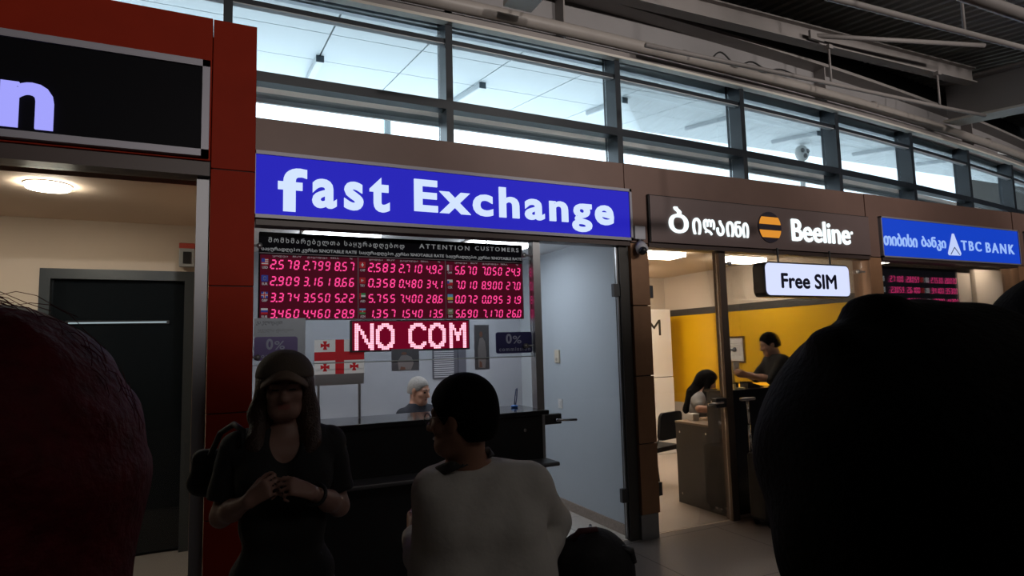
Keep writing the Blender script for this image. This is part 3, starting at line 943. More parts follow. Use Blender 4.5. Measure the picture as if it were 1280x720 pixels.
MB().box(0.60, 0.94, 4.455, 4.47, 1.36, 1.437).build('stand_lip', GREYM, t)
MB().box(0.62, 0.635, 4.455, 4.47, 1.118, 1.36).build('stand_leg', GREYM, t)
MB().box(0.90, 0.915, 4.455, 4.47, 1.118, 1.36).build('stand_leg', GREYM, t)


def picture(x0, x1, z0, z1, y, lab, s=1.0):
    t = thing('picture_poster', lab, 'poster', ((x0 + x1) / 2, y, z0), 'picture posters behind the exchange glass')
    box('sheet', mat('poster_grey', (0.23, 0.24, 0.29), 0.6, noise=0.25, nscale=14), t, x0, x1, y, y + 0.002, z0, z1)
    w, h = x1 - x0, z1 - z0
    P = lambda l: [(x0 + a * w, z0 + b * h) for a, b in l]
    mb = MB()
    mb.prism(P([(0.25, 0.05), (0.70, 0.03), (0.80, 0.35), (0.72, 0.62), (0.55, 0.72), (0.35, 0.70), (0.22, 0.45)]), 'y', y - 0.001, y)
    mb.build('printed_figure', mat('print_white', (0.62, 0.60, 0.66), 0.6), t)
    mb = MB()
    n = 14
    mb.prism(P([(0.45 + 0.10 * math.cos(2 * PI * k / n), 0.79 + 0.065 * math.sin(2 * PI * k / n)) for k in range(n)]), 'y', y - 0.0012, y)
    mb.prism(P([(0.30, 0.05), (0.5, 0.05), (0.48, 0.16), (0.33, 0.2)]), 'y', y - 0.0014, y)
    mb.build('printed_face', mat('print_skin', (0.5, 0.27, 0.22), 0.6), t)
    return t


picture(1.730, 1.850, 1.430, 1.765, 4.303, 'grey picture poster of a white robed figure, left of the right commission plate')
picture(1.10, 1.30, 1.445, 1.60, 4.303, 'small faded picture print stuck to the glass below the NO COM sign')
t = thing('vent_grille', 'slatted grey vent grille on the rear wall of the exchange office', 'vent', (2.17, 6.28, 1.3))
box('frame', mat('grille_dark', (0.10, 0.10, 0.13), 0.5), t, 2.05, 2.33, 6.285, 6.30, 1.28, 1.62)
mb = MB()
for k in range(15):
    mb.box(2.06, 2.28, 6.27, 6.285, 1.29 + k * 0.022, 1.302 + k * 0.022)
mb.build('slat', mat('grille_pale', (0.5, 0.5, 0.55), 0.5), t)
box('frame_post', mat('grille_dark', (0.10, 0.10, 0.13), 0.5), t, 2.33, 2.42, 6.27, 6.30, 0.9, 2.0)

# pen on the counter
t = thing('desk_pen', 'blue desk pen looping up from its holder on the exchange counter', 'pen', (2.10, 4.42, 1.118))
MB().ball((2.105, 4.42, 1.128), 0.025, 1.2, 1, 0.55).build('base', mat('pen_blue', (0.05, 0.22, 0.75), 0.3), t, True)
mb = MB(); mb.tube([(2.105, 4.42, 1.14), (2.112, 4.42, 1.20), (2.122, 4.42, 1.262), (2.130, 4.42, 1.268), (2.132, 4.42, 1.255), (2.126, 4.42, 1.19), (2.116, 4.42, 1.14)], 0.004, 8)
mb.build('stem', mat('pen_navy', (0.03, 0.06, 0.2), 0.4), t, True)
# wall fittings
t = thing('thermostat', 'beige thermostat on the blue grey side wall behind the glass door', 'thermostat', (3.09, 5.45, 1.43))
box('case', mat('ivory', (0.66, 0.58, 0.46), 0.5), t, 3.082, 3.10, 5.41, 5.50, 1.42, 1.55, bevel=0.004)
MB().tube([(3.078, 5.455, 1.455), (3.084, 5.455, 1.455)], 0.018, 14).build('dial', mat('ivory_dark', (0.4, 0.34, 0.27), 0.5), t)
t = thing('light_switch', 'white switch plate below the thermostat on the side wall', 'switch', (3.09, 5.43, 0.98))
box('plate', WHITEP, t, 3.09, 3.10, 5.39, 5.47, 0.97, 1.06, bevel=0.003)
box('rocker', WHITEP, t, 3.085, 3.092, 5.41, 5.45, 0.99, 1.04)
t = thing('door_stop', 'small round steel door stop on the exchange office floor', 'door stop', (2.98, 4.75, 0))
MB().tube([(2.95, 4.72, 0.004), (2.95, 4.72, 0.03)], 0.016, 14).build('stud', STEEL, t, True)
MB().tube([(2.95, 4.72, 0.03), (2.95, 4.72, 0.036)], 0.011, 14).build('rubber_cap', RUBBER, t, True)

# security camera on the pier
t = thing('security_camera', 'small white dome camera on the brown pier beside the blue sign', 'camera', (3.2, 4.15, 2.36))
box('mount_box', mat('pale_grey_plastic', (0.42, 0.42, 0.46), 0.5), t, 3.165, 3.275, 4.185, 4.222, 2.475, 2.59, bevel=0.006)
MB().tube([(3.215, 4.20, 2.475), (3.21, 4.17, 2.42)], 0.012, 10).build('arm', GREYM, t, True)
MB().tube([(3.215, 4.19, 2.42), (3.19, 4.13, 2.375)], [0.048, 0.052], 18).build('housing', mat('pale_grey_plastic', (0.42, 0.42, 0.46), 0.5), t, True)
MB().ball((3.188, 4.12, 2.365), 0.036).build('lens', BLACKG, t, True)

# ------------------------------------------------------------------ phone shop
struct('wall_phone_shop_side', box('wall_phone_shop_side', WARMW, None, 3.24, 3.30, 4.45, 7.7, 0, 2.95))
struct('wall_phone_shop_back', box('wall_phone_shop_back', WARMW, None, 3.30, 6.30, 7.65, 7.75, 0, 2.95))
o = struct('wall_phone_shop_right', box('wall_phone_shop_right', mat('beige_right_wall', (0.66, 0.57, 0.47), 0.8, noise=0.04), None, 6.30, 6.36, 4.36, 7.65, 0, 2.95))
MB().box(6.292, 6.30, 4.38, 7.64, 0.70, 1.99).build('yellow_panel', YELLOW, o)
MB().box(6.288, 6.30, 4.38, 7.64, 1.99, 2.085).build('dark_band', mat('dark_band', (0.05, 0.045, 0.042), 0.5), o)
MB().box(6.292, 6.30, 4.38, 7.64, 0.0, 0.70).build('white_dado', WHITEP, o)
struct('ceiling_phone_shop', box('ceiling_phone_shop', WARMC, None, 3.30, 6.30, 4.36, 7.65, 2.60, 2.66))
WL = emat('warm_panel_glow', (1.0, 0.84, 0.66), 34.0)
for x0, x1, y0, y1, lab in ((4.10, 4.69, 5.30, 5.58, 'bright rectangular ceiling lamp in the phone shop, next to the brown pier'),
                            (5.40, 6.0, 5.36, 5.63, 'bright rectangular ceiling lamp in the phone shop, above the hanging sign'),
                            (4.6, 5.2, 6.8, 7.08, 'rear rectangular fill panel added under the phone shop ceiling')):  # third panel added to brighten the shop
    t = thing('ceiling_lamp', lab, 'lamp', ((x0 + x1) / 2, (y0 + y1) / 2, 2.59), 'rectangular ceiling lamps of the phone shop')
    MB().box(x0, x1, y0, y1, 2.545, 2.596).build('diffuser', WL, t)
    mb = MB()
    mb.box(x0 - 0.015, x1 + 0.015, y0 - 0.015, y0, 2.588, 2.60); mb.box(x0 - 0.015, x1 + 0.015, y1, y1 + 0.015, 2.588, 2.60)
    mb.box(x0 - 0.015, x0, y0, y1, 2.588, 2.60); mb.box(x1, x1 + 0.015, y0, y1, 2.588, 2.60)
    mb.build('frame', WHITEP, t)
t = thing('air_vent', 'slim dark air slot in the phone shop ceiling behind the brown pier', 'vent', (4.1, 6.2, 2.59))
mb = MB(); mb.box(4.35, 5.0, 6.35, 6.41, 2.592, 2.60); mb.box(4.35, 4.85, 6.50, 6.54, 2.592, 2.60)
mb.build('slot', mat('slot_brown', (0.12, 0.08, 0.05), 0.6), t)
MB().box(4.33, 5.02, 6.33, 6.43, 2.596, 2.60).build('flange', WARMC, t)

# brown fascia sign
t = thing('shop_sign', 'brown sign with white Georgian and Latin letters around a striped orange disc', 'sign', (4.78, 4.2, 2.45), 'signs over the shop fronts')
box('panel', BROWN_SIGN, t, 3.345, 6.235, 4.195, 4.232, 2.462, 2.872, bevel=0.003)
mb = MB(); mb.box(3.335, 6.245, 4.205, 4.231, 2.872, 2.880); mb.box(6.237, 6.247, 4.205, 4.231, 2.46, 2.88); mb.box(3.333, 3.343, 4.205, 4.231, 2.46, 2.88)
mb.build('frame', DARK, t)
BW = emat('lit_cool_white', (0.86, 0.98, 1.0), 1.25)
for ch, xa, xb, za, zb in (('ბ', 3.540, 3.750, 2.556, 2.784), ('ი', 3.805, 3.895, 2.556, 2.700), ('ლ', 3.930, 4.060, 2.556, 2.696), ('ა', 4.085, 4.170, 2.556, 2.694), ('ი', 4.205, 4.290, 2.556, 2.694), ('ნ', 4.310, 4.385, 2.556, 2.700), ('ი', 4.405, 4.475, 2.556, 2.694)):
    text_fit('lettering', ch, xa, xb, za, zb, 4.195, BW, t, stroke=0.0035, depth=0.012)
text_fit('lettering', 'Beeline', 5.060, 5.905, 2.560, 2.770, 4.195, BW, t, stroke=0.006, depth=0.012)
mb = MB(); n = 14
mb.prism([(5.938 + 0.014 * math.cos(2 * PI * k / n), 2.682 + 0.016 * math.sin(2 * PI * k / n)) for k in range(n)], 'y', 4.183, 4.195)
mb.build('lettering', BW, t)
ccx, ccz, rx, rz = 4.758, 2.672, 0.152, 0.150
n = 40
MB().prism([(ccx + rx * math.cos(2 * PI * k / n), ccz + rz * math.sin(2 * PI * k / n)) for k in range(n)], 'y', 4.186, 4.195).build('emblem_disc', mat('emblem_navy', (0.030, 0.024, 0.040), 0.4), t)
def band(z0, z1, ins=0.010):
    pts = []
    a = [z0 + (z1 - z0) * k / 8 for k in range(9)]
    for z in a:
        pts.append((ccx + (rx - ins) * math.sqrt(max(0, 1 - ((z - ccz) / rz) ** 2)), z))
    for z in a[::-1]:
        pts.append((ccx - (rx - ins) * math.sqrt(max(0, 1 - ((z - ccz) / rz) ** 2)), z))
    return pts
OR = emat('lit_orange', (0.95, 0.36, 0.035), 0.75)
mb = MB(); mb.prism(band(ccz + 0.028, ccz + 0.098), 'y', 4.180, 4.186)
mb.build('emblem_stripe', OR, t)
mb = MB(); mb.prism(band(ccz - 0.100, ccz - 0.030), 'y', 4.180, 4.186)
mb.build('emblem_stripe', OR, t)

# hanging lightbox
t = thing('hanging_sign', 'small white lightbox reading Free SIM hung below the brown sign', 'sign', (5.1, 4.2, 2.0))
MB().prism(rrect(4.545, 5.725, 1.996, 2.325, 0.06), 'y', 4.10, 4.235).build('casing', mat('lightbox_black', (0.012, 0.012, 0.016), 0.3), t)
MB().prism(rrect(4.560, 5.712, 2.010, 2.311, 0.05), 'y', 4.094, 4.10).build('face', emat('lightbox_face', (0.66, 0.72, 1.0), 1.05), t)
text_fit('lettering', 'Free SIM', 4.758, 5.512, 2.080, 2.216, 4.094, mat('navy_letters', (0.005, 0.006, 0.03), 0.5), t, stroke=0.006, depth=0.003)
for x in (4.815, 5.545):
    MB().tube([(x, 4.17, 2.32), (x, 4.17, 2.47)], 0.010, 10).build('hanging_rod', RUBBER, t)

# glass front
struct('trim_17', MB().box(4.155, 4.235, 4.26, 4.34, 0.0, 2.42).build('trim_17', mat('bronze_post', (0.13, 0.095, 0.075), 0.35, 0.5), None))
t = thing('glass_door', 'clear glass door of the phone shop between brown pier and steel post', 'door', (3.36, 4.29, 0))
MB().box(3.345, 4.15, 4.286, 4.296, 0.015, 2.415).build('pane', glass_mat('door_glass', (0.93, 0.95, 0.97), 0.5), t)
for z in (2.037, 0.373):
    MB().box(3.325, 3.395, 4.27, 4.31, z - 0.055, z + 0.055, 0.004).build('hinge', mat('hinge_grey', (0.09, 0.09, 0.095), 0.4, 0.6), t)
f = MB().box(4.03, 4.16, 4.262, 4.32, 1.0, 1.085, 0.008).build('lock_case', mat('lock_dark', (0.03, 0.03, 0.032), 0.4), t)
mb = MB(); mb.tube([(4.08, 4.262, 1.05), (4.08, 4.225, 1.05), (4.06, 4.22, 1.05), (3.90, 4.22, 1.04)], 0.011, 10)
mb.build('lever', CHROME, f, True)
t = thing('glass_front', 'fixed clear glass pane of the phone shop behind the hanging sign', 'glass', (5.2, 4.29, 0.0))
MB().box(4.24, 6.20, 4.286, 4.296, 1.20, 2.415).build('pane', GLASS, t)
for x, z in ((4.297, 2.315), (6.116, 2.292), (4.293, 1.515)):
    f = MB().tube([(x, 4.262, z), (x, 4.286, z)], 0.020, 16).build('glass_clamp', STEEL, t, True)
    MB().tube([(x, 4.272, z), (x + (-0.06 if x < 5 else 0.10), 4.272, z)], 0.008, 8).build('clamp_arm', GREYM, f)

# white machine with M at the rear
t = thing('cash_machine', 'tall white machine with a black M standing by the yellow wall', 'cash machine', (5.7, 7.3, 0))
box('lower_body', WHITEP, t, 5.30, 6.02, 7.20, 7.64, 0.004, 1.09, bevel=0.006)
box('upper_body', WHITEP, t, 5.30, 6.02, 7.205, 7.64, 1.10, 2.08, bevel=0.006)
text_fit('lettering', 'M', 5.59, 5.83, 1.70, 1.93, 7.205, mat('black_letters', (0.02, 0.02, 0.02), 0.5), t, depth=0.004)
MB().box(5.32, 6.0, 7.215, 7.6, 1.085, 1.105).build('seam', DARK, t)

# framed certificate on the yellow wall
t = thing('framed_certificate', 'framed white certificate on the yellow wall', 'picture frame', (6.29, 6.22, 1.31))
mb = MB()
for a in ((6.06, 6.085, 1.30, 1.655), (6.345, 6.37, 1.30, 1.655), (6.085, 6.345, 1.30, 1.325), (6.085, 6.345, 1.63, 1.655)):
    mb.box(6.272, 6.292, *a)
mb.build('frame', mat('frame_brown', (0.10, 0.05, 0.02), 0.4), t)
box('sheet', PAPER, t, 6.282, 6.292, 6.085, 6.345, 1.325, 1.63)
mb = MB()
for k in range(7):
    mb.box(6.280, 6.282, 6.12, 6.31 - 0.03 * (k % 3), 1.40 + k * 0.026, 1.406 + k * 0.026)
mb.build('lettering', mat('ink_grey', (0.38, 0.38, 0.42), 0.7), t)

# reception desk
DESK = mat('dark_grey_laminate', (0.035, 0.032, 0.030), 0.45, noise=0.08)
t = thing('reception_desk', 'dark grey reception desk with a low and a high part in the phone shop', 'desk', (4.5, 4.7, 0.004))
box('side_panel', DESK, t, 4.20, 4.225, 4.56, 5.03, 0.004, 0.785)
box('high_side_panel', DESK, t, 4.20, 4.225, 4.36, 4.565, 0.004, 1.12)
box('work_surface', mat('desk_top_tan', (0.22, 0.16, 0.11), 0.4), t, 4.20, 5.0, 4.56, 5.04, 0.785, 0.805, bevel=0.003)
box('front_panel', BLACKG, t, 4.225, 4.98, 4.37, 4.40, 0.004, 1.12)
box('back_panel', DESK, t, 4.225, 4.98, 4.545, 4.565, 0.785, 1.12)
box('high_shelf', BLACKG, t, 4.20, 5.0, 4.355, 4.60, 1.12, 1.14, bevel=0.003)
for y, z in ((4.97, 0.70), (4.60, 0.72), (4.50, 0.06), (4.44, 0.06), (4.97, 0.10), (4.50, 1.03)):
    MB().tube([(4.196, y, z), (4.202, y, z)], 0.010, 12).build('screw_cap', CHROME, t)
t = thing('paper_stack', 'small white block of paper slips on the low desk beside the seated woman', 'paper', (4.3, 4.9, 0.805))
box('block', PAPER, t, 4.30, 4.38, 4.88, 4.96, 0.806, 0.872, bevel=0.003)
MB().box(4.305, 4.375, 4.885, 4.955, 0.872, 0.876).build('top_sheet', WHITEP, t)
t = thing('card_tray', 'low beige tray on the desk next to the paper slips', 'tray', (4.42, 4.9, 0.805))
mb = MB(); mb.box(4.42, 4.56, 4.82, 4.92, 0.806, 0.812); mb.box(4.42, 4.56, 4.82, 4.826, 0.812, 0.83); mb.box(4.42, 4.56, 4.914, 4.92, 0.812, 0.83)
mb.box(4.42, 4.426, 4.826, 4.914, 0.812, 0.83); mb.box(4.554, 4.56, 4.826, 4.914, 0.812, 0.83)
mb.build('body', mat('tray_beige', (0.55, 0.45, 0.35), 0.5), t)
t = thing('leaflet_holder', 'clear sloping leaflet holder on the high shelf of the reception desk', 'leaflet holder', (4.4, 4.45, 1.14))
MB().prism([(4.42, 1.141), (4.55, 1.141), (4.55, 1.15), (4.44, 1.15), (4.40, 1.42), (4.392, 1.42)], 'y', 4.42, 4.54).build('stand', mat('acrylic_yellowish', (0.65, 0.55, 0.30), 0.2), t)
MB().box(4.46, 4.50, 4.45, 4.51, 1.15, 1.20).build('card_pocket', BLACKP, t)
t = thing('till_pad', 'small black card terminal on the high desk shelf by the standing man', 'card terminal', (4.66, 4.47, 1.14))
MB().prism([(4.60, 1.141), (4.76, 1.141), (4.76, 1.16), (4.60, 1.20)], 'y', 4.43, 4.53).build('body', BLACKP, t)
MB().box(4.62, 4.68, 4.445, 4.515, 1.175, 1.20).build('screen', BLACKG, t)

# visitor chair
def chair(cx, cy, rot, lab):
    t = thing('office_chair', lab, 'chair', (cx, cy, 0.004))
    ca, sa = math.cos(rot), math.sin(rot)
    def P(x, y, z):
        return (cx + x * ca - y * sa, cy + x * sa + y * ca, z)
    def pad(name, pts, th, n):
        mb = MB()
        A = [mb.bm.verts.new(P(*p)) for p in pts]
        B = [mb.bm.verts.new(P(p[0] + n[0] * th, p[1] + n[1] * th, p[2] + n[2] * th)) for p in pts]
        mb.bm.faces.new(A); mb.bm.faces.new(B[::-1])
        for k in range(len(pts)):
            mb.bm.faces.new([A[k], B[k], B[(k + 1) % len(pts)], A[(k + 1) % len(pts)]])
        return mb.build(name, mat('black_fabric', (0.012, 0.012, 0.014), 0.9), t)
    pad('seat', [(x, z, 0.45) for x, z in rrect(-0.22, 0.22, -0.21, 0.21, 0.05)], 0.05, (0, 0, -1))
    pad('backrest', [(x, 0.22 + (z - 0.55) * 0.12, z) for x, z in rrect(-0.20, 0.20, 0.53, 0.83, 0.06)], 0.035, (0, 1, 0))
    for s in (-1, 1):
        mb = MB(); mb.tube([P(s * 0.21, -0.20, 0.004), P(s * 0.20, -0.17, 0.41)], 0.011, 10); mb.build('leg', RUBBER, t, True)
        mb = MB(); mb.tube([P(s * 0.21, 0.24, 0.004), P(s * 0.20, 0.19, 0.42), P(s * 0.18, 0.25, 0.60)], 0.011, 10); mb.build('leg', RUBBER, t, True)
    return t
chair(4.46, 5.76, math.radians(195), 'black fabric office chair standing behind the low desk end')

# ------------------------------------------------------------------ bank at the right
struct('wall_bank_back', box('wall_bank_back', mat('bank_rear', (0.20, 0.20, 0.22), 0.7), None, 6.44, X1, 6.2, 6.3, 0, 2.95))
struct('wall_bank_left', box('wall_bank_left', CREAM, None, 6.36, 6.44, 4.45, 6.2, 0, 2.95))
struct('ceiling_bank', box('ceiling_bank', WARMC, None, 6.44, X1, 4.36, 6.2, 2.60, 2.66))
t = thing('shop_sign', 'bright blue bank sign with triangle logo and pale letters', 'sign', (7.8, 4.2, 2.46), 'signs over the shop fronts')
mb = MB()
a0, a1, b0, b1 = 6.44, 9.155, 2.452, 2.90
mb.box(a0, a1, 4.195, 4.232, b0, b0 + 0.016); mb.box(a0, a1, 4.195, 4.232, b1 - 0.016, b1); mb.box(a0, a0 + 0.016, 4.195, 4.232, b0, b1); mb.box(a1 - 0.016, a1, 4.195, 4.232, b0, b1)
mb.build('frame', FRAMEM, t)
box('panel', emat('lit_bank_blue', (0.004, 0.045, 0.50), 1.0, (0.01, 0.02, 0.1)), t, a0 + 0.016, a1 - 0.016, 4.205, 4.225, b0 + 0.016, b1 - 0.016)
PB = emat('lit_pale_blue', (0.33, 0.52, 1.0), 0.95)
text_fit('lettering', 'თიბისი', 6.475, 7.050, 2.585, 2.722, 4.205, PB, t, stroke=0.004, depth=0.008)
text_fit('lettering', 'ბანკი', 7.135, 7.585, 2.565, 2.715, 4.205, PB, t, stroke=0.004, depth=0.008)
text_fit('lettering', 'TBC', 7.895, 8.300, 2.590, 2.708, 4.205, PB, t, spacing=1.35, bold=0.012, depth=0.008)
text_fit('lettering', 'BANK', 8.400, 9.020, 2.586, 2.708, 4.205, PB, t, spacing=1.35, bold=0.012, depth=0.008)
e_ = MB().prism([(7.732, 2.778), (7.756, 2.778), (7.868, 2.548), (7.852, 2.524), (7.636, 2.520), (7.620, 2.542)], 'y', 4.195, 4.205).build('emblem', emat('lit_emblem', (0.55, 0.66, 1.0), 0.95), t)
mb = MB()
mb.prism([(7.650, 2.528), (7.742, 2.622), (7.742, 2.608), (7.664, 2.528)], 'y', 4.193, 4.195)
mb.prism([(7.742, 2.622), (7.842, 2.530), (7.828, 2.530), (7.742, 2.608)], 'y', 4.193, 4.195)
mb.build('chevron', mat('emblem_blue_line', (0.03, 0.06, 0.3), 0.5), e_)
t = thing('bank_rate_board', 'dark rate board with red numbers under the blue bank sign', 'display board', (7.4, 4.45, 1.9))
box('casing', mat('board_casing', (0.008, 0.007, 0.010), 0.7, spec=0.05), t, 6.60, 8.22, 4.452, 4.50, 1.75, 2.40, bevel=0.004)
box('number_panel', mat('bank_board_grey', (0.03, 0.03, 0.04), 0.7, spec=0.05), t, 6.62, 8.20, 4.447, 4.452, 1.77, 2.39)
for x in (6.9, 7.9):
    MB().tube([(x, 4.476, 2.40), (x, 4.476, 2.60)], 0.006, 8).build('hanger', GREYM, t)
for r_, z in enumerate((2.255, 2.13, 2.00, 1.88)):
    for a, s in ((6.90, ('2.7100', '2.3059', '0.3490', '5.6400')[r_]), (7.20, ('2.8059', '2.6100', '0.3620', '5.7500')[r_]), (7.66, ('2.7530', '3.4100', '1.3300', '7.0100')[r_]), (7.94, ('2.8030', '3.5300', '1.4200', '7.2100')[r_])):
        mb = MB()
        seven(mb, s, a, a + 0.25, z - 0.035, z + 0.035, 4.447)
        mb.build('rate_number', LED, t)
    for a in (6.74, 7.46, 7.56):
        MB().box(a, a + 0.06, 4.443, 4.447, z - 0.03, z + 0.03).build('flag_sticker', FC['white'] if a != 7.46 else FC['red'], t)
struct('window_41', MB().box(6.45, 9.12, 4.30, 4.31, 0.02, 2.42).build('window_pane', GLASS, None))
t = thing('cream_partition', 'narrow cream partition panel inside the bank, behind the rate board', 'partition', (8.9, 4.8, 0))
box('panel', CREAM, t, 8.86, 9.15, 4.80, 4.86, 0.0, 2.42, bevel=0.004)
MB().box(8.84, 9.17, 4.79, 4.87, 0.0, 0.08).build('skirting', GREYM, t)
t = thing('cream_partition', 'wide cream partition panel at right end of the bank', 'partition', (9.7, 4.8, 0))
box('panel', CREAM, t, 9.27, 10.4, 4.80, 4.86, 0.0, 2.48, bevel=0.004)
MB().box(9.25, 10.42, 4.79, 4.87, 0.0, 0.08).build('skirting', GREYM, t)
for x, y, lab in ((7.6, 5.2, 'left rectangular ceiling lamp inside the bank'), (9.3, 4.55, 'right rectangular ceiling lamp inside the bank')):
    t = thing('ceiling_lamp', lab, 'lamp', (x, y, 2.59), 'ceiling lamps of the bank')
    MB().box(x - 0.3, x + 0.3, y - 0.12, y + 0.12, 2.555, 2.596).build('diffuser', emat('bank_panel_glow', (1.0, 0.88, 0.72), 18.0), t)
    MB().box(x - 0.32, x + 0.32, y - 0.14, y + 0.14, 2.596, 2.60).build('frame', WHITEP, t)
t = thing('shop_sign', 'purple lit sign at the right edge of the row, only its end showing', 'sign', (10.3, 4.2, 2.46), 'signs over the shop fronts')
box('panel', emat('lit_purple', (0.14, 0.02, 0.42), 0.8), t, 9.34, 11.6, 4.205, 4.225, 2.48, 2.88)
mb = MB(); mb.box(9.325, 9.34, 4.195, 4.232, 2.46, 2.90); mb.box(9.325, 11.6, 4.195, 4.232, 2.46, 2.48); mb.box(9.325, 11.6, 4.195, 4.232, 2.88, 2.90)
mb.build('frame', FRAMEM, t)

# ------------------------------------------------------------------ luggage
t = thing('suitcase', 'dark upright suitcase with raised telescopic handle by the phone shop post', 'suitcase', (4.4, 4.03, 0))
MB().box(4.21, 4.60, 3.92, 4.13, 0.05, 0.62, 0.03).build('shell', mat('suitcase_black', (0.010, 0.010, 0.012), 0.6), t)
mb = MB()
mb.tube([(4.262, 4.12, 0.60), (4.262, 4.12, 0.85)], 0.014, 8)
mb.tube([(4.262, 4.12, 0.85), (4.262, 4.12, 1.07)], 0.011, 8)
mb.build('pull_rod', CHROME, t, True)
MB().box(4.18, 4.345, 4.10, 4.14, 1.065, 1.09, 0.008).build('grip', STEEL, t)
for x in (4.27, 4.54):
    for y in (3.95, 4.10):
        MB().tube([(x - 0.012, y, 0.025), (x + 0.012, y, 0.025)], 0.025, 14).build('wheel', RUBBER, t, True)
MB().box(4.26, 4.55, 3.905, 3.92, 0.16, 0.5, 0.004).build('front_pocket', mat('suitcase_black2', (0.014, 0.014, 0.016), 0.7), t)
MB().tube([(4.35, 4.03, 0.62), (4.36, 4.03, 0.65), (4.46, 4.03, 0.65), (4.47, 4.03, 0.62)], 0.009, 8).build('carry_handle', RUBBER, t, True)

# ------------------------------------------------------------------ people: smooth blended bodies meshed from distance fields
def _cap(P, a, b, ra, rb):
    a = np.asarray(a, np.float32); b = np.asarray(b, np.float32)
    ab = b - a
    L = float(ab @ ab) + 1e-12
    t = np.clip(((P - a) @ ab) / L, 0, 1)
    d = P - a - t[..., None] * ab
    return np.sqrt((d * d).sum(-1)) - (ra + (rb - ra) * t)


def _ell(P, c, r, M):
    q = P - np.asarray(c, np.float32)
    if M is not None:
        q = q @ np.asarray(M, np.float32)          # columns of M are the ellipsoid's axes
    r = np.asarray(r, np.float32)
    k0 = np.sqrt(((q / r) ** 2).sum(-1))
    k1 = np.sqrt(((q / (r * r)) ** 2).sum(-1)) + 1e-6
    return k0 * (k0 - 1.0) / k1


def C_(a, b, ra, rb=None, k=0.02):
    return ('c', tuple(a), tuple(b), ra, ra if rb is None else rb, k)


def E_(c, r, M=None, k=0.02):
    return ('e', tuple(c), tuple(r), M, k)


def inflate(pr, t):
    out = []
    for p in pr:
        if p[0] == 'c':
            out.append(('c', p[1], p[2], p[3] + t, p[4] + t, p[5]))
        else:
            out.append(('e', p[1], tuple(r + t for r in p[2]), p[3], p[4]))
    return out


